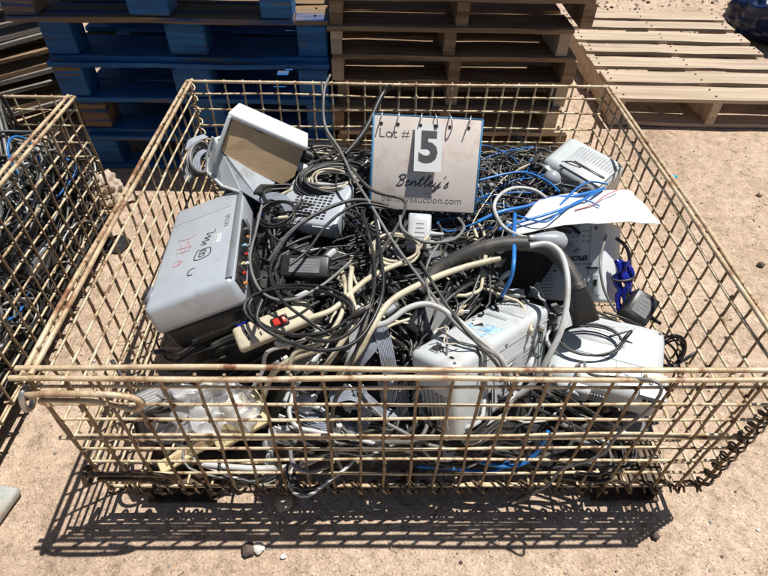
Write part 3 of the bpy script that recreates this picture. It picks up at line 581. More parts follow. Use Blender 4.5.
bend = [((-.60, .17, .21), (-.565, .13, .20), (-.53, .09, .17), (-.50, .085, .12), (-.46, .12, .09)), ((-.585, .20, .18), (-.55, .12, .20), (-.51, .07, .19), (-.47, .09, .16), (-.43, .16, .13)), ((-.57, .10, .10), (-.56, .06, .16), (-.52, .05, .20), (-.47, .08, .20), (-.44, .15, .18)), ((-.59, .14, .06), (-.56, .09, .10), (-.53, .05, .12), (-.48, .05, .10), (-.45, .10, .06))]
for k, b_ in enumerate(bend): nc(list(b_), .0042, cab_blk if k % 2 else cab_dg, ('first', 'second', 'third', 'fourth')[k] + ' from the left of four cables behind the upper latch hook', 0)
for k in range(7):
    u = 480 + 14 * k + (k % 3) * 3
    nc([(-.05 + .07 * k, .86, .22), (-.03 + .08 * k, .92, .24 + .01 * (k % 3)), (.04 + .07 * k, .95, .25), (.12 + .075 * k, .93, .23), (.17 + .06 * k, .88, .21)], .0035, cab_blk, 'black cable bunched against the inside of the rear panel') ['group'] = 'black cables bunched against the rear panel'
# small white and grey connector debris
random.seed(44)
for i in range(46):
    x, y = random.uniform(-.35, .42), random.uniform(.1, .85)
    if H(x, y) < .08: continue
    key = random.choice('wgb'); m = {'w': white_pl, 'g': grey_pl, 'b': blk}[key]; d = (random.uniform(.02, .045), random.uniform(.012, .022), random.uniform(.008, .014))
    e = thing('loose_connector', {'w': 'small white', 'g': 'small grey', 'b': 'small black'}[key] + ' connector lying loose on the cable heap', 'connector', (x, y, H(x, y) + random.uniform(.015, .035)), (random.uniform(-.6, .6), random.uniform(-.6, .6), random.uniform(0, 6.28)), 'loose connectors on the cable heap')
    a_ = MB(); a_.rbox((0, 0, 0), d, .0025, 2); a_.build('housing', m, e); a_ = MB(); a_.box((d[0] / 2 + .004, 0, 0), (.010, d[1] * .7, d[2] * .6)); a_.build('contact_shell', steel, e)

# ---------------------------------------------------------------- devices
random.seed(3)
def seam(mb, a, b_, w=.0012): mb.tube([a, b_], w, 4)
# --- silver projector, left
e = thing('projector', 'silver projector with marker writing on its lid at the left of the basket', 'projector', (-.452, .43, .272), (-.208, -.291, .213)); e.scale = (.94, 1.08, 1)
m_ = MB(); m_.rbox((0, 0, .003), (.205, .42, .068), .015, 5, taper=lambda c: (c.x * (1 if c.z < 0 else .965), c.y * (1 if c.z < 0 else .985), c.z)); m_.build('lid', silver, e)
m_ = MB(); m_.rbox((.004, .0, -.062), (.197, .405, .068), .014, 3, taper=lambda c: (c.x * (1 if c.z > 0 else .94), c.y * (1 if c.z > 0 else .96), c.z)); m_.build('base', blk, e)
m_ = MB(); m_.box((.1012, -.075, .008), (.006, .245, .034)); m_.build('connector_panel', blk, e)
m_ = MB(); m_.rbox((.092, -.0, .0368), (.016, .40, .0025), .001, 1); m_.build('trim_strip', dsilver, e)
m_ = MB()
for i in range(11): m_.box((.1055, -.18 + i * .019, .010 + .004 * (i % 2)), (.003, .012, .012))
m_.build('ports', blk, e)
for i, mm in enumerate((orange_m, redsw, yel, card_m, redsw, sticker, steel, orange_m, steel)):
    m_ = MB(); m_.cyl((.1075, -.176 + i * .024, .006 + .008 * ((i * 7) % 3 - 1)), (1, 0, 0), .0036, .008, 10); m_.build('jack', mm, e)
m_ = MB(); seam(m_, (-.098, .115, .0368), (.072, .115, .0368)); seam(m_, (-.098, .135, .0366), (.072, .135, .0366), .0006)
m_.build('lid_seam', dsilver, e)
m_ = MB(); m_.cyl((-.097, -.145, .02), (-.5, 0, .8), .02, .03, 20); m_.build('lens_ring', dsilver, e)
m_ = MB(); m_.cyl((-.100, -.145, .026), (-.5, 0, .8), .015, .026, 20); m_.build('lens', blk, e)
m_ = MB()
for i in range(6): m_.cyl((.1035, .06, .004 + (i - 3) * .004), (1, 0, 0), .0012, .002, 8); m_.cyl((.1035, .068, .004 + (i - 3) * .004), (1, 0, 0), .0012, .002, 8)
m_.build('speaker_holes', blk, e)
text_mb('EPSON', .019, .0003, M=Matrix.Translation((.066, .045, .0373)) @ Matrix.Rotation(R(-90), 4, 'Z')).build('lettering', ink_g, e)
def scrib(strokes, m, r, z=.0375, nm='marker_stroke'):
    for s_ in strokes: q = MB(); q.tube(catmull([(x, y, z) for x, y in s_], 4), r, 5, flat=1.6); q.build(nm, m, e)
scrib([[(.006, -.118), (-.006, -.122), (-.008, -.138), (.004, -.143)],
       [(.002, -.052), (.000, -.088), (.034, -.086), (.036, -.060), (.030, -.054), (.002, -.052)], [(.010, -.062), (.010, -.080), (.022, -.078), (.02, -.07), (.012, -.07), (.024, -.066), (.022, -.058), (.010, -.060)],
       [(.008, -.03), (.022, -.034), (.010, -.018), (.028, -.020), (.014, -.004), (.030, -.006), (.018, .012), (.036, .008), (.04, .02)]], ink, .0008)
scrib([[(-.05, -.085), (-.035, -.08), (-.038, -.066), (-.052, -.07), (-.05, -.085), (-.03, -.072)], [(-.055, -.03), (-.02, -.036)], [(-.056, -.012), (-.016, -.02)], [(-.05, .01), (-.035, -.04), (-.03, .01), (-.02, -.03)], [(-.06, .03), (-.03, .02), (-.012, .03)]], ink_r, .0004)
m_ = MB(); m_.rbox((.048, -.025, .0375), (.018, .035, .0006), .0002, 1); m_.build('sticker', card_m, e)
m_ = MB()
for i in range(4): m_.box((.042 + i * .004, -.025, .0380), (.0012, .028, .0004))
m_.build('sticker_print', ink_g, e)
for p_ in ((-.088, -.185), (.085, -.195)):
    m_ = MB(); m_.cyl((p_[0], p_[1], -.03), (0, -.2, 1), .006, .02, 10); m_.build('screw_cap', blk, e)
# --- tall white projector standing on its side (front centre)
e = thing('projector', 'white projector standing on its side with round speaker grille and blue stickers', 'projector', (.155, .175, .196), (-.185, -.352, -.789))
m_ = MB(); m_.rbox((0, 0, .0), (.112, .318, .172), .016, 4, taper=lambda c: (c.x * (1 if c.z > 0 else .92), c.y * (1 if c.z > 0 else .96), c.z)); m_.build('body', white_pl, e)
m_ = MB()
for r_ in (.031, .025, .019, .013, .007): m_.tube([(-.004 + r_ * math.cos(a), .108 + r_ * math.sin(a), .0862) for a in [k * math.pi / 12 for k in range(24)]], .0011, 5, closed=True)
m_.build('speaker_grille', white_pl2, e)
m_ = MB(); m_.rbox((-.006, .052, .0865), (.052, .009, .003), .001, 1); m_.build('slot', grey_pl, e)
m_ = MB(); m_.cyl((-.034, .034, .087), (0, 0, 1), .0055, .004, 14); m_.build('button', blk, e)
m_ = MB(); m_.cyl((-.033, .012, .087), (0, 0, 1), .0035, .003, 12); m_.cyl((-.04, .022, .087), (0, 0, 1), .003, .003, 12); m_.build('button', grey_pl, e)
for (x, y, w_, l_) in ((.018, .0, .038, .03), (-.018, -.005, .022, .026), (.012, -.028, .03, .012)):
    m_ = MB(); m_.rbox((x, y, .0864), (w_, l_, .0008), .0003, 1); m_.build('sticker', sticker, e)
m_ = MB(); m_.rbox((-.012, -.122, .0865), (.024, .026, .004), .001, 1); m_.build('power_inlet', grey_pl, e)
m_ = MB(); m_.rbox((-.012, -.122, .088), (.019, .020, .004), .001, 1); m_.build('socket', blk, e)
for x, y in ((-.03, -.085), (.0, -.09), (.03, -.13)):
    m_ = MB(); m_.rbox((x, y, .0865), (.01, .006, .003), .001, 1); m_.build('port', blk, e)
m_ = MB(); m_.box((.0560, .03, -.012), (.0012, .14, .08), 0); m_.build('rating_label', white_pl2, e)
for y0, l_ in ((.005, .055), (.072, .045)):
    for j in range(8): m_ = MB(); m_.box((.0568, y0, .02 - j * .0088), (.0008, l_ * random.uniform(.5, 1), .0016)); m_.build('print_line', ink_g, e)
m_ = MB(); seam(m_, (.0555, -.14, .058), (.0555, .15, .058)); seam(m_, (.0555, .115, .05), (.0545, .115, -.07), .001); m_.build('case_seam', grey_pl, e)
m_ = MB(); m_.cyl((.0565, .0, .064), (1, 0, 0), .003, .002, 10); m_.cyl((.0565, .09, .066), (1, 0, 0), .003, .002, 10); m_.build('screw', ink_g, e)
m_ = MB()
for j in range(7): m_.box((-.035 + j * .0115, -.158, -.02), (.005, .003, .07))
m_.build('vent_grille', grey_pl, e)
m_ = MB(); m_.rbox((-.002, .078, .0865), (.09, .002, .0016), .0006, 1); m_.build('groove', grey_pl, e)
m_ = MB(); m_.tube([(.030 + .006 * math.cos(a), -.075 + .006 * math.sin(a), .0862) for a in [k * math.pi / 8 for k in range(16)]], .0008, 5, closed=True); m_.build('key_ring', grey_pl, e)
for x, y in ((.045, -.14), (-.045, -.14), (.045, .145), (-.045, .145)):
    m_ = MB(); m_.cyl((x, y, .0855), (0, 0, 1), .003, .0022, 10); m_.build('screw', ink_g, e)
m_ = MB(); m_.cyl((.05, .162, .05), (0, 1, 0), .012, .018, 14); m_.cyl((.042, .162, .02), (0, 1, 0), .008, .014, 12); m_.build('lens_cap', blk, e)
# --- white projector lying flat (front right)
e = thing('projector', 'flat white projector with a black cable looped on top, front right', 'projector', (.422, .208, .172), (R(9), R(-3), R(-22))); e.scale = (.94, .95, .9)
m_ = MB(); m_.rbox((0, 0, 0), (.255, .205, .078), .022, 4, taper=lambda c: (c.x * (1 if c.z < 0 else .95) * (1 if c.y < 0 else .97), c.y * (1 if c.z < 0 else .93), c.z)); m_.build('body', white_pl, e)
m_ = MB(); m_.rbox((-.055, -.098, .002), (.075, .030, .05), .010, 3); m_.build('lens_housing', white_pl2, e)
m_ = MB(); m_.tube([(-.055, -.117, .002), (-.055, -.108, .002), (-.055, -.104, .002)], [.018, .022, .016], 18); m_.build('lens_ring', grey_pl, e)
m_ = MB(); m_.box((.100, -.060, .0215), (.05, .06, .040)); m_.build('connector_panel', dsilver, e)
m_ = MB()
for i in range(4): m_.rbox((.083 + .0115 * i, -.048 - .006 * (i % 2), .0415), (.008, .014, .004), .001, 1, smooth=False)
for i in range(4): m_.rbox((.088 + .0115 * i, -.0935, .02), (.008, .004, .020), .001, 1, smooth=False)
for i in range(3): m_.box((.129, -.08 + .018 * i, .022), (.004, .012, .014))
m_.build('ports', blk, e)
m_ = MB()
for i in range(6): m_.box((-.02 + i * .006, -.1015, -.004), (.0025, .003, .03))
m_.build('vent_grille', grey_pl, e)
m_ = MB(); seam(m_, (-.115, -.02, .0392), (.112, -.02, .0392)); seam(m_, (.02, -.02, .0392), (.03, -.085, .038)); m_.build('case_seam', grey_pl, e)
m_ = MB(); m_.tube([(-.0 + .011 * math.cos(a), -.066 + .009 * math.sin(a), .039) for a in [k * math.pi / 8 for k in range(16)]], .0008, 5, closed=True); m_.build('button_ring', grey_pl, e)
m_ = MB(); m_.rbox((-.03, .045, .0392), (.13, .06, .0012), .0005, 1); m_.build('warning_label', white_pl2, e)
m_ = MB()
for j in range(5): m_.box((-.03 + random.uniform(-.006, .006), .064 - j * .009, .0400), (random.uniform(.06, .11), .0014, .0005))
m_.build('rows_of_text', ink_g, e)
for x, y in ((-.105, .08), (.105, .08), (-.105, -.075)):
    m_ = MB(); m_.cyl((x, y, .0385), (0, 0, 1), .0035, .002, 10); m_.build('screw', ink_g, e)
for x, y in ((.03, -.05), (.045, -.05)):
    m_ = MB(); m_.rbox((x, y, .0393), (.009, .005, .002), .0008, 1); m_.build('button', grey_pl, e)
# --- white projector on its edge with upside-down name (right)
e = thing('projector', 'dull white projector on its side showing its printed underside beneath the white sheet', 'projector', (.422, .498, .183), (-.594, -.607, -.797))
m_ = MB(); m_.rbox((0, 0, 0), (.222, .072, .186), .008, 3); m_.build('body', print_white, e)
m_ = MB(); m_.box((-.05, -.034, .048), (.080, .006, .066)); m_.build('lamp_hatch', blk, e)
m_ = MB(); m_.box((-.0085, -.0365, .048), (.005, .005, .074)); m_.box((-.05, -.0365, .013), (.088, .005, .004)); m_.build('hatch_rim', white_pl, e)
Mx = Matrix.Translation((.044, -.0366, .010)) @ Matrix.Rotation(R(90), 4, 'X') @ Matrix.Rotation(R(180), 4, 'Z')
text_mb('EPSON', .017, .0003, offset=.0006, M=Mx).build('lettering', ink, e)
m_ = MB()
for j in range(3):
    for i in range(5): m_.box((.012 + i * .014 + random.uniform(-.002, .002), -.0364, .074 - j * .012), (random.uniform(.004, .009), .001, .002))
for j in range(9):
    m_.box((-.045 + random.uniform(-.004, .004), -.0364, -.012 - j * .0085), (random.uniform(.03, .05), .001, .0014))
m_.build('printed_text', ink_g, e)
m_ = MB(); m_.rbox((.098, -.0385, -.055), (.02, .008, .05), .003, 2); m_.build('foot', white_pl, e)
m_ = MB(); m_.box((.098, -.0430, -.05), (.009, .002, .014)); m_.box((.085, -.038, -.015), (.03, .006, .004)); m_.build('foot_latch', blk, e)
m_ = MB(); m_.prism([(-.09, -.038, -.088), (-.04, -.038, -.088), (-.062, -.038, -.05)], -.014); m_.build('corner_foot', white_pl, e)
for a, b_ in (((-.10, -.037, -.005), (.085, -.037, -.005)), ((.075, -.037, -.09), (.075, -.037, .085))):
    m_ = MB(); seam(m_, a, b_, .0009); m_.build('case_seam', grey_pl, e)
for x, z in ((-.095, .078), (.088, .08), (.06, -.075), (-.02, -.02)):
    m_ = MB(); m_.cyl((x, -.0365, z), (0, 1, 0), .004, .002, 12); m_.build('screw', ink_g, e)
# --- white projector upper right
e = thing('projector', 'white projector with a dark slot in its vented lid, far right corner', 'projector', (.503, .79, .262), (.16, .10, -.80)); e.scale = (.95, .95, .95)
m_ = MB(); m_.rbox((0, 0, 0), (.20, .165, .094), .024, 5, taper=lambda c: (c.x * (1 if c.z < 0 else .94), c.y * (1 if c.z < 0 else .9), c.z)); m_.build('body', white_pl, e)
m_ = MB(); m_.rbox((.022, -.01, .046), (.13, .105, .006), .002, 2); m_.build('top_panel', white_pl2, e)
m_ = MB()
for j in range(13):
    for i in range(2): m_.box((-.035 + j * .0095, .012 + i * .024, .0492), (.0028, .020, .0015))
m_.build('vent_grille', grey_pl, e)
m_ = MB(); m_.rbox((.03, -.026, .0492), (.10, .009, .003), .0012, 1); m_.build('slot', blk, e)
m_ = MB(); m_.tube([(-.07 + .046 * math.cos(a), -.084 + .006 * math.sin(a), .0 + .03 * math.sin(a)) for a in [k * math.pi / 10 for k in range(20)]], .003, 7, closed=True); m_.build('lens_surround', grey_pl, e)
m_ = MB(); m_.rbox((-.07, -.080, .0), (.078, .008, .05), .003, 2); m_.build('lens_recess', dsilver, e)
# --- opened printer shell with tan board
e = thing('printer_shell', 'white printer shell with an exposed tan board in the far left corner', 'printer', (-.366, .787, .341), (-.39, .43, -.06))
m_ = MB(); m_.rbox((0, .012, .052), (.205, .206, .012), .004, 2); m_.build('top_cover', card_m, e)
m_ = MB(); m_.rbox((-.097, -.012, -.012), (.010, .17, .125), .004, 2); m_.build('side_cover', white_pl, e)
m_ = MB(); m_.rbox((0, .01, -.008), (.184, .15, .108), .004, 1); m_.build('body', white_pl2, e)
m_ = MB(); m_.prism([(-.090, -.080, .047), (-.02, -.083, .040), (.03, -.080, .046), (.096, -.080, .047), (.099, -.078, -.030), (.078, -.078, -.062), (-.05, -.08, -.058), (-.09, -.08, -.04)], -.006); m_.build('tan_board', tan_m, e)
m_ = MB(); m_.rbox((0.004, -.086, .0475), (.196, .008, .006), .002, 1); m_.build('front_lip', card_m, e)
for z_, y_, mm in ((.030, -.05, blk), (-.006, -.055, card_m)):
    m_ = MB(); m_.cyl((.108, y_, z_), (1, 0, 0), .013, .026, 16); m_.cyl((.123, y_, z_), (1, 0, 0), .009, .006, 16); m_.build('roller_knob', mm, e)
m_ = MB(); m_.cyl((.106, -.03, .012), (1, 0, 0), .006, .02, 10); m_.build('roller_pin', blk, e)
# grey angular cover in front of it
e = thing('printer_cover', 'angular grey and white plastic cover leaning against the tan board of the printer shell', 'cover', (-0.423, 0.680, 0.270))
e0 = Vector(e.location)
def off(L_): return [Vector(q) - e0 for q in L_]
m_ = MB(); m_.prism(off([(-0.477, 0.732, 0.390), (-0.460, 0.748, 0.390), (-0.434, 0.717, 0.360), (-0.392, 0.710, 0.330), (-0.329, 0.694, 0.290), (-0.354, 0.611, 0.280), (-0.410, 0.637, 0.300), (-0.447, 0.695, 0.350)])[::-1], .004); m_.build('grey_face', grey_pl, e)
m_ = MB(); m_.prism(off([(-0.476, 0.729, 0.392), (-0.446, 0.692, 0.352), (-0.409, 0.634, 0.302), (-0.460, 0.663, 0.300), (-0.502, 0.702, 0.310)])[::-1], .003); m_.build('white_face', white_pl2, e)
m_ = MB(); m_.cyl(Vector((-0.458, 0.715, 0.392)) - e0, (0, -.5, .8), .004, .01, 10); m_.build('hinge_pin', blk, e)
m_ = MB(); m_.tube(off([(-0.479, 0.732, 0.393), (-0.499, 0.718, 0.350), (-0.504, 0.702, 0.310), (-0.458, 0.654, 0.300), (-0.409, 0.629, 0.300)]), .004, 6); m_.build('frame', white_pl, e)
m_ = MB(); m_.rbox(Vector((-0.354, 0.647, 0.285)) - e0, (.045, .04, .03), .003, 1, smooth=False); m_.build('hinge_block', blk, e)
# --- vented silver unit under the coil
e = thing('disc_drive', 'silver unit with a slotted grille under the coiled black cables left of the sign', 'drive', (-0.219, 0.605, 0.270), (R(14), R(-6), R(-20)))
m_ = MB(); m_.rbox((0, 0, 0), (.17, .14, .05), .008, 3); m_.build('body', silver, e)
m_ = MB()
for i in range(8):
    for j in range(9): m_.box((-.045 + i * .0125, -.05 + j * .0095, .0252), (.0085, .0048, .0012))
m_.build('vent_grille', blk, e)
m_ = MB(); m_.rbox((0, -.071, .005), (.15, .004, .03), .001, 1); m_.build('front_bezel', white_pl, e)
# --- black and white power adapters
def adapter(loc, rot, d, m, label, lead=None, lab=True, name='power_adapter'):
    e = thing(name, label, 'power adapter', loc, rot); a_ = MB(); a_.rbox((0, 0, 0), d, .005, 2, taper=lambda c: (c.x, c.y * (1 if c.z < 0 else .94), c.z)); a_.build('body', m, e)
    if lab: a_ = MB(); a_.box((0, 0, d[2] / 2 + .0004), (d[0] * .62, d[1] * .6, .0008)); a_.build('rating_label', ink_g if m is blk else white_pl2, e); a_ = MB(); [a_.box((-.0, (j - 1.5) * d[1] * .12, d[2] / 2 + .001), (d[0] * .5 * random.uniform(.6, 1), d[1] * .03, .0006)) for j in range(4)]; a_.build('printed_text', cab_g if m is blk else ink_g, e)
    a_ = MB(); a_.tube([(d[0] / 2 - .001, 0, 0), (d[0] / 2 + .012, 0, 0), (d[0] / 2 + .03, 0, .002)], [.007, .005, .0035], 8); a_.build('strain_relief', m, e)
    return e
adapter((-0.218, 0.346, 0.304), (R(28), R(-4), R(-6)), (.105, .052, .032), blk, 'black power brick lying on the cables left of centre')
adapter((0.528, 0.329, 0.200), (R(24), R(18), R(-32)), (.058, .075, .045), blk, 'black wall adapter with a printed label between the blue bundle and the right mesh')
adapter((0.027, 0.443, 0.324), (R(32), R(2), R(-3)), (.052, .088, .034), white_pl2, 'white power adapter on the heap just below the lot sign')
adapter((0.067, 0.402, 0.274), (R(10), R(25), R(30)), (.09, .055, .035), blk, 'black power brick beside the left end of the rubber hose')
adapter((-0.117, 0.186, 0.252), (R(10), R(-15), R(60)), (.09, .045, .03), blk, 'black power brick sunk among cream cables in front of centre')
adapter((0.041, 0.231, 0.268), (R(20), R(-25), R(50)), (.085, .075, .03), blk, 'black box with embossed print behind the tall white projector')
adapter((0.476, 1.326, 0.050), (R(12), R(20), R(40)), (.10, .04, .03), blk, 'black power brick in front of the rear panel right of the sign')
adapter((-0.326, 0.220, 0.248), (R(20), R(0), R(20)), (.05, .04, .03), cab_db, 'small blue connector block left of the power strip', lab=False)
# --- power strip
e = thing('power_strip', 'cream power strip with a red rocker switch among the black cables', 'power strip', (-0.270, 0.207, 0.276), (R(24), R(-8), R(24)))
m_ = MB(); m_.rbox((0, 0, 0), (.16, .05, .03), .008, 3); m_.build('body', cab_be, e)
m_ = MB(); m_.rbox((.012, -.001, .016), (.034, .022, .008), .002, 2); m_.build('switch_frame', blk, e)
m_ = MB(); m_.rbox((.012, -.001, .020), (.026, .015, .008), .002, 2); m_.build('rocker_switch', redsw, e)
m_ = MB()
for x in (-.055, -.03): m_.box((x, .006, .0155), (.003, .009, .002)); m_.box((x, -.008, .0155), (.003, .007, .002))
m_.build('socket', blk, e)
# --- lot sign
e = thing('lot_sign', 'weathered flip-card lot sign with the number 5, standing upright in the heap', 'sign', (.051, .648, .371), (-.534, .03, -.028)); e.scale = (.912, .9, .855)
m_ = MB(); m_.rbox((0, 0, 0), (.284, .010, .262), .003, 2); m_.build('board', board_m, e)
m_ = MB()
for c_, d_ in (((-.1435, .001, 0), (.005, .013, .264)), ((.1435, .001, 0), (.005, .013, .264)), ((0, .001, .1325), (.288, .013, .003))): m_.rbox(c_, d_, .001, 1)
m_.build('edge_tape', blue_edge, e)
Rx = Matrix.Rotation(R(90), 4, 'X')
def on(x, z, y=-.0054): return Matrix.Translation((x, y, z)) @ Rx
text_mb('Lot #', .037, .0003, offset=-.0006, M=on(-.088, .082)).build('lettering', ink, e)
M_ = on(-.003, -.044)
CUR = [[(.05, .92), (.13, .5), (.10, .02)], [(-.02, .78), (.12, 1.02), (.36, 1.0), (.38, .76), (.16, .56), (.36, .5), (.38, .2), (.2, -.02), (.02, .06)],
       [(.52, .24), (.70, .34), (.66, .5), (.54, .4), (.56, .08), (.72, .0), (.86, .26), (.90, .44), (.86, .04), (.94, .34), (1.06, .46), (1.10, .3), (1.08, .06), (1.18, .04), (1.32, .4), (1.42, .86)], [(1.44, .9), (1.34, .3), (1.36, .04), (1.48, .06), (1.58, .22)], [(1.24, .58), (1.56, .64)],
       [(1.56, .2), (1.74, .6), (1.82, .98), (1.74, .98), (1.68, .5), (1.70, .06), (1.80, .04), (1.92, .2), (2.08, .34), (2.04, .5), (1.92, .38), (1.94, .08), (2.08, .0), (2.24, .2), (2.28, .42), (2.24, .12), (2.34, .04), (2.46, .2), (2.54, .44)], [(2.56, .46), (2.50, .0), (2.40, -.38), (2.28, -.42), (2.30, -.22), (2.52, -.02), (2.66, .1)],
       [(2.72, 1.02), (2.68, .82)], [(2.86, .1), (3.02, .52), (3.00, .30), (3.06, .12), (2.98, .0), (2.84, .04)]]
for st_ in CUR:
    m_ = MB(); P_ = catmull([(-.076 + (x + y * .22) * .0455, -.0058, -.060 + y * .031) for x, y in st_], 6); m_.tube(P_, [.0009 + .0006 * abs(math.sin(i_ * .45)) for i_ in range(len(P_))], 5); m_.build('script_stroke', ink, e)
text_mb('bentleysauction.com', .0265, .0003, M=on(-.004, -.098)).build('lettering', ink_g, e)
cd = thing('number_card_pivot', None, None)
bpy.data.objects.remove(cd)
m_ = MB(); m_.prism([(-.034, -.013, .113), (.038, -.013, .113), (.040, -.034, -.017), (-.032, -.034, -.017)][::-1], .0015); card = m_.build('number_card', card_m, e)
tf = Matrix.Translation((.004, -.0243, .046)) @ Matrix.Rotation(R(-9.2), 4, 'X') @ Rx
text_mb('5', .115, .0004, offset=.0048, M=tf @ Matrix.Scale(.92, 4, (1, 0, 0))).build('digit', mat('digit_ink', [(.045, .05, .055), (.07, .075, .08)], .6, 0, 30), card)
m_ = MB(); m_.tube(catmull([(-.063, -.0068, -.030), (-.05, -.0068, -.028), (-.053, -.0068, -.034)], 4), .0006, 4); m_.tube([(.0, -.0056, -.078), (.01, -.0056, -.079), (.02, -.0056, -.078)], .0005, 4); m_.build('flourish', ink_g, e)
for x in (-.123, -.079, -.020, .020, .058, .108):
    m_ = MB(); tilt = .3 if x in (-.123, -.079, -.02) else -.3
    if x == .108: tilt = .35
    m_.cyl((x, -.0058 if abs(x) > .03 else -.0148, .108), (0, 1, 0), .0045, .0012, 12); m_.build('punched_hole', blk, e)
    m_ = MB(); m_.tube([(x - tilt * .02 + tilt * .028 * (1 - math.cos(a)) * .5, -.004 + .019 * math.sin(a), .122 - .018 * math.cos(a)) for a in [k * math.pi / 9 for k in range(18)]], .0017, 6, closed=True); m_.build('ring', steel, e)
# --- white sheet
cs = [Vector((0.219, 0.424, 0.330)), Vector((0.578, 0.462, 0.340)), Vector((0.555, 0.591, 0.340)), Vector((0.316, 0.540, 0.350))]
m_ = MB(); n = 14; vs = []
for s_ in (0, 1):
    for j in range(n + 1):
        for i in range(n + 1):
            u, v = i / n, j / n; p_ = cs[0].lerp(cs[1], u).lerp(cs[3].lerp(cs[2], u), v)
            p_ = p_ + Vector((0, 0, .022 * math.sin(math.pi * u) * (1 - v * .5) + .007 * noise.noise(Vector((u * 3, v * 3, 1))) + .004 * abs(noise.noise(Vector((u * 7 + v * 2, v * 4, 5)))) - .007 * max(0, 1 - abs(u - .62 + .15 * v) * 9) - .0015 * s_)); vs.append(p_)
q = (n + 1) ** 2
fs = [(j * (n + 1) + i, j * (n + 1) + i + 1, (j + 1) * (n + 1) + i + 1, (j + 1) * (n + 1) + i) for j in range(n) for i in range(n)]
ed = [k for k in range(n + 1)] + [k * (n + 1) + n for k in range(1, n + 1)] + [n * (n + 1) + k for k in range(n - 1, -1, -1)] + [k * (n + 1) for k in range(n - 1, 0, -1)]
fs2 = [tuple(x + q for x in f_)[::-1] for f_ in fs] + [(ed[k], ed[k] + q, ed[(k + 1) % len(ed)] + q, ed[(k + 1) % len(ed)]) for k in range(len(ed))]
m_.add(vs, fs + fs2, True); o = m_.build('paper_sheet', sheet_m); tag(o, 'stiff white sheet resting over the right side of the heap by the mesh', 'sheet')
# --- corrugated hose with flared nozzle
P_ = catmull([(0.020, 0.300, 0.280), (0.055, 0.338, 0.300), (0.122, 0.360, 0.335), (0.199, 0.370, 0.355), (0.279, 0.358, 0.360), (0.316, 0.320, 0.350), (0.346, 0.268, 0.320)], 26)
e = thing('vacuum_hose', 'thick black corrugated rubber hose with a flared nozzle arching over the heap', 'hose', P_[0]); m_ = MB()
rr = [(.0168 if i % 2 else .0142) for i in range(len(P_))]
m_.tube([p_ - P_[0] for p_ in P_], rr, 16); m_.build('tube', rub_m, e)
a, b_, c_ = [Vector(q) - P_[0] for q in ((0.336, 0.287, 0.330), (0.359, 0.260, 0.300), (0.363, 0.230, 0.265))]
m_ = MB(); d = (c_ - a).normalized(); u = Vector((1, 0, 0)); u = (u - d * u.dot(d)).normalized(); w = d.cross(u)
vs = []; rs = [(.0, .018, .018), (.22, .021, .020), (.5, .0235, .019), (1, .0265, .016), (1.0, .0225, .012), (.8, .020, .009)]
for tt, ru, rw in rs:
    ctr = a.lerp(c_, tt)
    for k in range(20):
        an = 2 * math.pi * k / 20; cu, su = math.cos(an), math.sin(an); pw = .5 if tt > .3 else .9
        vs.append(ctr + u * ru * math.copysign(abs(cu) ** pw, cu) + w * rw * math.copysign(abs(su) ** pw, su))
m_.add(vs, [(i * 20 + k, i * 20 + (k + 1) % 20, (i + 1) * 20 + (k + 1) % 20, (i + 1) * 20 + k) for i in range(5) for k in range(20)] + [tuple(range(20))[::-1]], True); m_.build('nozzle', blk, e)
# --- deep blue bundle by the right mesh
e = thing('blue_bundle', 'glossy deep blue folded plastic bundle standing between the white projector and the right mesh', 'bundle', (0.520, 0.386, 0.170))
e0 = Vector(e.location); a, b_ = Vector((0.495, 0.410, 0.270)) - e0, Vector((0.512, 0.347, 0.170)) - e0
for k in range(5):
    o_ = Vector((-.014 + .008 * k, .004 * math.sin(k * 2), .003 * math.cos(k * 3))); L_ = [a.lerp(b_, tt / 10) + o_ + Vector((.004 * math.sin(tt * 1.3 + k), .004 * math.cos(tt * 1.7 + k), .003 * math.sin(tt + k))) for tt in range(11)]
    m_ = MB(); m_.tube(catmull(L_, 4), [.0055 + .002 * math.sin(i * .5 + k) for i in range(len(catmull(L_, 4)))], 8); m_.build('fold', cab_db, e)
m_ = MB(); mid = a.lerp(b_, .3); m_.tube([mid + Vector((.024 * math.cos(x), .012 * math.sin(x) , .004 * math.cos(x))) for x in [k * math.pi / 8 for k in range(16)]], .003, 6, closed=True); m_.build('tie', blk, e)
# --- bulb-ended handset with grey cable + round grey ball
def bulb(loc, dirv, label):
    e = thing('handset', label, 'handset', loc); d = Vector(dirv).normalized(); m_ = MB()
    m_.tube([d * -.045, d * -.035, d * -.02, d * -.005, d * .012, d * .026, d * .034, d * .037], [.004, .008, .0135, .018, .021, .019, .012, .002], 18); m_.build('shell', grey_pl, e)
    m_ = MB(); m_.tube([d * -.0475, d * -.04], [.0045, .0065], 12); m_.build('collar', cab_lg, e); return e
bulb((0.295, 0.366, 0.370), (1, .05, -.2), 'grey bulb-shaped handset on a pale cable under the edge of the white sheet')
e = thing('ball_mouse', 'round grey ball-shaped plastic knob in front of the far right projector', 'knob', (0.380, 0.668, 0.324)); m_ = MB()
m_.tube([(0, 0, z_) for z_ in (-.022, -.02, -.014, -.004, .006, .014, .019, .0205)], [.006, .012, .018, .0215, .021, .0155, .008, .001], 20); m_.build('dome', grey_pl, e)
m_ = MB(); m_.tube([(.0225 * math.cos(a), .0225 * math.sin(a), -.006) for a in [k * math.pi / 12 for k in range(24)]], .0018, 6, closed=True); m_.build('ring', dsilver, e)
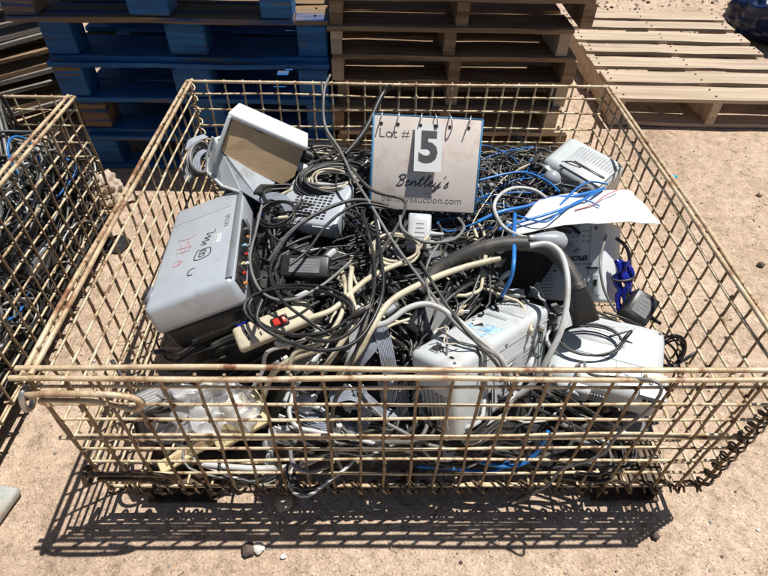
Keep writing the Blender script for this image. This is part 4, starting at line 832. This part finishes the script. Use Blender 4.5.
# --- items low in the front
def crumple(name, corners, m, label, cat, amp=.018, n=22, th=.0006, fr=7, sag=.0):
    c4 = [Vector(q) for q in corners]; vs = []
    for j in range(n + 1):
        for i in range(n + 1):
            u, v = i / n, j / n; p_ = c4[0].lerp(c4[1], u).lerp(c4[3].lerp(c4[2], u), v)
            q_ = p_ * fr; cr_ = abs(noise.noise(q_)) + .5 * abs(noise.noise(q_ * 2.3)) + .25 * abs(noise.noise(q_ * 5))
            vs.append(p_ + Vector((.4 * amp * noise.noise(q_ * 2), .6 * amp * noise.noise(q_ + Vector((9, 0, 0))), amp * (cr_ - .4)) ))
    mb = MB(); mb.add(vs, [(j * (n + 1) + i, j * (n + 1) + i + 1, (j + 1) * (n + 1) + i + 1, (j + 1) * (n + 1) + i) for j in range(n) for i in range(n)], True)
    o = mb.build(name, m); md = o.modifiers.new('thick', 'SOLIDIFY'); md.thickness = th; return tag(o, label, cat)
crumple('plastic_bag', [(-0.546, 0.061, 0.090), (-0.395, 0.074, 0.100), (-0.341, 0.109, 0.220), (-0.473, 0.104, 0.220)], film, 'crumpled clear plastic bag behind the front panel near the latch hooks', 'bag', .05, 26, .0005, 18)
crumple('plastic_bag', [(-0.425, 0.053, 0.120), (-0.296, 0.074, 0.130), (-0.314, 0.114, 0.210), (-0.428, 0.098, 0.220)], film, 'second clear plastic film crumpled over the cream housing behind the front panel', 'bag', .045, 28, .0005, 24)
crumple('plastic_bag', [(-0.305, 0.040, 0.030), (-0.225, 0.031, 0.030), (-0.210, 0.089, 0.120), (-0.286, 0.080, 0.120)], film, 'crumpled white plastic film low behind the front panel left of centre', 'bag', .04, 18, .0005, 22)
e = thing('faceplate_box', 'cream yellow open plastic housing with a red mark low behind the front panel', 'housing', (-0.353, 0.094, 0.120), (R(30), R(-12), R(28))); e.scale = (.78, .8, .8)
m_ = MB(); m_.rbox((0, 0, 0), (.15, .10, .012), .003, 2); m_.build('face', yel, e)
m_ = MB()
for c_, d_ in (((0, .05, -.02), (.15, .006, .04)), ((0, -.05, -.02), (.15, .006, .04)), ((-.074, 0, -.02), (.006, .1, .04)), ((.074, 0, -.02), (.006, .1, .04))): m_.rbox(c_, d_, .002, 1)
m_.build('wall', yel, e)
m_ = MB()
for q in range(5): m_.rbox((-.05 + q * .02, -.02, .0062), (.006, .04, .003), .001, 1)
m_.build('rib', tan_m, e)
m_ = MB(); m_.cyl((.052, -.03, .006), (0, 0, 1), .008, .003, 14); m_.cyl((-.058, .036, .006), (0, 0, 1), .005, .003, 12); m_.build('screw_hole', blk, e)
m_ = MB(); m_.rbox((.02, .02, .007), (.022, .012, .002), .0006, 1); m_.build('red_mark', redsw, e)
e = thing('wooden_strip', 'cream yellow strip leaning low behind the front panel beside the clear bag', 'strip', (-0.421, 0.068, 0.070), (R(20), R(-14), R(28))); m_ = MB(); m_.rbox((0, 0, 0), (.20, .028, .014), .002, 1, smooth=False); m_.build('strip_body', yel, e); m_ = MB(); m_.rbox((0, 0, .0075), (.17, .010, .003), .001, 1); m_.build('groove', tan_m, e)
adapter((-0.221, 0.111, 0.160), (R(30), R(10), R(-20)), (.06, .045, .03), white_pl, 'white plug block behind the front panel just left of centre')
adapter((0.104, 0.069, 0.055), (R(40), R(0), R(5)), (.07, .05, .04), white_pl2, 'dull white block at the foot of the tall white projector')
adapter((-0.511, 0.097, 0.180), (R(20), R(10), R(40)), (.07, .05, .035), blk, 'black block just behind the upper latch hook')
adapter((0.470, 0.102, 0.080), (R(20), R(10), R(10)), (.09, .06, .04), blk, 'black power brick low in the front right corner of the basket')
adapter((0.393, 0.088, 0.050), (R(10), R(-10), R(-30)), (.08, .05, .03), dsilver, 'grey power brick low behind the front panel near the hanging connector')
# ribbon cables
def ribbon(pts, k, w_, label, nm='ribbon_cable', m=ribbon_m, r=.0016):
    C_ = catmull(pts, 10); mb = MB(); n = len(C_)
    for q in range(k):
        L_ = []
        for i in range(n):
            d = (C_[min(i + 1, n - 1)] - C_[max(i - 1, 0)]).normalized(); s_ = d.cross(Vector((0, 0, 1))); s_ = s_.normalized() if s_.length > 1e-3 else Vector((1, 0, 0))
            L_.append(C_[i] + s_ * (q - (k - 1) / 2) * w_)
        mb.tube(L_, r, 5)
    return tag(mb.build(nm, m), label, 'ribbon cable', 'flat ribbon cables in the full basket')
ribbon([(-0.116, 0.136, 0.220), (-0.084, 0.151, 0.270), (-0.061, 0.180, 0.290), (-0.050, 0.185, 0.290)], 9, .0032, 'flat blue-grey ribbon cable rising left of the tall white projector')
ribbon([(-0.061, 0.182, 0.300), (-0.050, 0.152, 0.270), (-0.041, 0.122, 0.220), (-0.044, 0.106, 0.150)], 9, .0034, 'flat blue-grey ribbon cable dropping straight down left of the tall white projector')
ribbon([(-0.252, 0.109, 0.170), (-0.201, 0.092, 0.145), (-0.131, 0.080, 0.120), (-0.070, 0.074, 0.100)], 10, .0036, 'wide grey ribbon cable sloping down behind the front panel left of centre')
ribbon([(-0.233, 0.070, 0.075), (-0.163, 0.055, 0.060), (-0.100, 0.070, 0.075), (-0.063, 0.090, 0.100)], 9, .0034, 'grey ribbon cable curling low behind the front panel near centre')
ribbon([(-0.110, 0.106, 0.160), (-0.060, 0.096, 0.140), (0.043, 0.096, 0.125), (0.125, 0.097, 0.130), (0.186, 0.113, 0.150)], 7, .003, 'long blue-grey ribbon cable running across the foot of the tall white projector')
ribbon([(-0.021, 0.136, 0.220), (-0.014, 0.114, 0.170), (-0.014, 0.089, 0.120)], 8, .0034, 'short grey ribbon cable hanging at the left face of the tall white projector')
ribbon([(-0.601, 0.818, 0.200), (-0.616, 0.860, 0.240), (-0.608, 0.913, 0.270), (-0.570, 0.954, 0.270)], 6, .0042, 'grey ribbon cable arched up beside the white printer shell', r=.0022)
ribbon([(-0.555, 0.763, 0.270), (-0.562, 0.800, 0.290), (-0.547, 0.842, 0.290), (-0.533, 0.850, 0.260)], 7, .0042, 'shorter grey ribbon cable folded under the arched one by the printer shell', r=.0022)
ribbon([(-0.349, 0.596, 0.300), (-0.324, 0.599, 0.310), (-0.293, 0.583, 0.310), (-0.273, 0.561, 0.290)], 9, .0034, 'blue-grey ribbon cable between the silver projector and the vented unit')
# rag beside the stack, outside
rock('rag', (-1.02, 1.13, GZ), .05, cot, 'pinkish beige crumpled rag on the sand between the baskets', 'rag', (.8, 1.0, 1.3))
o = bpy.context.scene.objects['rag']
bm = bmesh.new(); bm.from_mesh(o.data); bmesh.ops.subdivide_edges(bm, edges=list(bm.edges), cuts=2, use_grid_fill=True)
for v in bm.verts: v.co += v.normal * .02 * abs(noise.noise(v.co * 28)) + v.normal * .008 * noise.noise(v.co * 80)
bm.to_mesh(o.data); bm.free()
crumple('cloth_strip', [(-1.05, 1.16, -.05), (-1.0, 1.08, -.08), (-.93, 1.12, -.08), (-.97, 1.19, -.07)], cot, 'flat beige tail of cloth lying beside the crumpled rag', 'cloth', .025, 40, .002, 26)
# dark blue bag upper right
e = thing('refuse_bag', 'dark blue filled plastic bag on the sand beyond the sunlit pallet', 'bag', (2.27, 2.80, GZ)); bm = bmesh.new(); bmesh.ops.create_icosphere(bm, subdivisions=5, radius=1); m_ = MB()
m_.add([Vector((v.co.x * .27, v.co.y * .24, (v.co.z + .9) * .15)) * (1 + .28 * noise.noise(v.co * 1.7) + .10 * abs(noise.noise(v.co * 4.5)) + .05 * noise.noise(v.co * 11)) for v in bm.verts], [[v.index for v in f_.verts] for f_ in bm.faces], True); bm.free()
m_.build('bag_body', bagdb, e); m_ = MB(); m_.tube([(.02, .03, .27), (.03, .03, .30), (.05, .02, .34), (.09, .0, .36)], [.05, .018, .03, .045], 12); m_.build('knot', bagdb, e)

ribbon([(-0.158, 0.095, 0.190), (-0.115, 0.098, 0.200), (-0.076, 0.088, 0.180), (-.045, .09, .13)], 9, .0034, 'grey ribbon cable arched behind the front panel left of the straight ones')
ribbon([(-0.221, 0.071, 0.120), (-0.167, 0.068, 0.140), (-0.120, 0.059, 0.110), (-0.067, 0.045, 0.070)], 8, .0036, 'dusty grey ribbon cable folded low behind the front panel near its middle')
ribbon([(-0.103, 0.105, 0.210), (-0.088, 0.086, 0.170), (-0.100, 0.066, 0.120), (-0.134, 0.055, 0.060)], 8, .0034, 'grey ribbon cable curling down behind the third row of front wires')
# ---------------------------------------------------------------- second basket's contents
random.seed(31)
def H2(x, y): return .32 * sstep(x, -2.12, -2.0) * sstep(-x, .90, 1.02) * sstep(y, -.11, -.04) * sstep(-y, -.93, -.84)
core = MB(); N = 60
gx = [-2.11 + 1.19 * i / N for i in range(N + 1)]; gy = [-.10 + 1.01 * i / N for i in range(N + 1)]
core.add([(x, y, max(.014, H2(x, y) - .04 + .035 * noise.noise(Vector((x * 16, y * 16, 3))) + .02 * noise.noise(Vector((x * 50, y * 50, 3))))) for y in gy for x in gx], [(j * (N + 1) + i, j * (N + 1) + i + 1, (j + 1) * (N + 1) + i + 1, (j + 1) * (N + 1) + i) for j in range(N) for i in range(N)], True)  # near-black sheet added as deep shade under this basket's wiring
for i in range(170):
    P_ = walk(random.uniform(-1.35, -.95), random.uniform(.0, .8), random.uniform(.25, .6), 14, (-1.5, -.925, -.07, .89), H2, -.03, .045, hmin=.04)
    core.tube(P_, random.choice((.002, .003, .004)), 5, mi=random.choices((1, 2, 3, 4, 5, 6), (9, 5, 4, 3, 1, .3))[0])
for i in range(230):
    y0, z0 = random.uniform(-.08, .86), random.uniform(.03, .27); a, k_ = random.uniform(0, 6.28), random.uniform(-14, 14); L_ = []; x0 = random.uniform(.0, .03); ph = random.uniform(0, 6)
    for q in range(random.randint(14, 42)):
        k_ = max(-30, min(30, k_ + random.gauss(0, 3)))
        if not (.03 < z0 < .29 and -.09 < y0 < .89): a += .5
        a += k_ * .012; y0 += .012 * math.cos(a); z0 += .012 * math.sin(a); z0 = max(.015, z0)
        L_.append((-.928 - x0 - .35 * max(0, z0 - .12) * .4 + .006 * math.sin(ph + q * .3), y0, z0))
    core.tube(L_, random.choice((.002, .003, .0036)), 5, mi=random.choices((1, 2, 3, 4, 5, 6), (9, 5, 4, 3, 1, .4))[0])
tag(core.build('cable_tangle_dark_fill', cm, origin=(-1.5, .4, 0)), 'tangled wiring over a near-black shade-fill sheet filling the basket at the left edge', 'tangle', kind='stuff')
G2 = {'b': (cab_blk, 'black cable lying in the basket at the left edge'), 'd': (cab_dg, 'dull dark grey cable lying in the basket at the left edge'), 'g': (cab_g, 'mid grey cable lying in the basket at the left edge'), 'l': (cab_lg, 'pale grey cable lying in the basket at the left edge')}
for i in range(38):
    key = random.choices('bdgl', (8, 4, 4, 1.5))[0]
    P_ = walk(random.uniform(-1.35, -.98), random.uniform(.0, .8), random.uniform(.3, .9), 9, (-1.5, -.925, -.05, .89), H2, 0, .06, hmin=.03)
    cable(P_, random.choice((.0025, .0035, .0045)), G2[key][0], G2[key][1], 'cables in the left edge basket', 6, random.choice((0, 1)), 0)
def junk(px, d, rot, m, name, label, cat, det=None, bev=.005):
    e = thing(name, label, cat, px, rot); MB().rbox((0, 0, 0), d, bev, 2).build('body', m, e)
    s_ = MB()
    if det == 'keys':
        for i in range(int(d[0] / .019)):
            for j in range(int(d[1] / .02)): s_.rbox((-d[0] / 2 + .012 + i * .019, -d[1] / 2 + .013 + j * .02, d[2] / 2 + .002), (.015, .015, .006), .002, 1, smooth=False)
        s_.build('keys', blk, e)
    elif det == 'vents':
        for i in range(int(d[0] / .008) - 2): s_.box((-d[0] / 2 + .012 + i * .008, 0, d[2] / 2), (.003, d[1] * .7, .002))
        s_.build('vent_grille', blk, e)
    elif det == 'label':
        s_.box((0, 0, d[2] / 2 + .0005), (d[0] * .6, d[1] * .5, .001)); s_.build('rating_label', card_m if m is not card_m else ink_g, e)
    return e
junk((-.955, .42, .22), (.10, .30, .02), (R(4), R(78), R(4)), dsilver, 'keyboard', 'grey keyboard standing on edge against the mesh of the left basket', 'keyboard', 'keys')
junk((-1.22, .62, .30), (.2, .12, .05), (R(14), R(8), R(30)), blk, 'router', 'black router on the heap in the left edge basket', 'router', 'vents')
junk((-1.12, .36, .31), (.10, .09, .04), (R(-12), R(20), R(10)), white_pl, 'power_supply', 'white power supply box near the rim in the left edge basket', 'power supply', 'label')
junk((-1.02, .72, .26), (.05, .14, .04), (R(5), R(35), R(-8)), white_pl2, 'power_supply', 'long dull white power supply behind the side mesh of the left basket', 'power supply', 'label')
junk((-1.18, .16, .30), (.13, .08, .045), (R(10), R(12), R(-40)), blk, 'power_supply', 'black power supply box at the low end of the left edge basket', 'power supply', 'label')
junk((-1.04, .5, .27), (.03, .06, .02), (R(10), R(30), R(-40)), cyan_m, 'connector_box', 'small cyan connector box in the left edge basket', 'connector', 'label')
junk((-.945, .17, .18), (.02, .03, .02), (R(10), R(30), R(-40)), green_m, 'connector_box', 'small green connector box low in the left edge basket', 'connector', None)
junk((-1.09, .55, .33), (.09, .14, .05), (R(-8), R(14), R(25)), dsilver, 'modem', 'silver modem tilted up near the rim in the left edge basket', 'modem', 'vents')
junk((-1.0, .12, .24), (.09, .12, .04), (R(10), R(40), R(10)), white_pl, 'modem', 'white modem against the side mesh low in the left edge basket', 'modem', 'vents')
junk((-.945, .30, .12), (.02, .14, .09), (R(5), R(5), R(6)), white_pl2, 'wall_plate', 'dull white plate low behind the side mesh of the left basket', 'plate', None)
junk((-.945, .55, .12), (.02, .12, .07), (R(-8), R(5), R(-4)), dsilver, 'drive_case', 'grey metal case low behind the side mesh of the left basket', 'case', 'label')
junk((-1.2, .28, .33), (.07, .05, .03), (R(20), R(-5), R(60)), cyan_m, 'connector_box', 'larger cyan box high in the left edge basket', 'connector', 'label')
junk((-1.15, .0, .2), (.12, .09, .03), (R(20), R(15), R(20)), grey_pl, 'router', 'grey router at the front end of the left edge basket', 'router', 'vents')
for k in range(5):
    P_ = [(-1.12 + .012 * k, .9, .2), (-1.13 + .014 * k, .905, .38), (-1.11 + .012 * k, .87, .415 + .003 * k), (-1.08 + .012 * k, .80, .37), (-1.05 + .016 * k, .70, .31), (-1.0 + .01 * k, .6 + .02 * k, .28)]
    cable(P_, .005, cab_g if k % 2 else cab_dg, 'flat grey cable draped over the rear rim of the left edge basket', 'cables draped over the rear rim of the left basket', 7, 0, 7)
print('objects', len(bpy.data.objects))
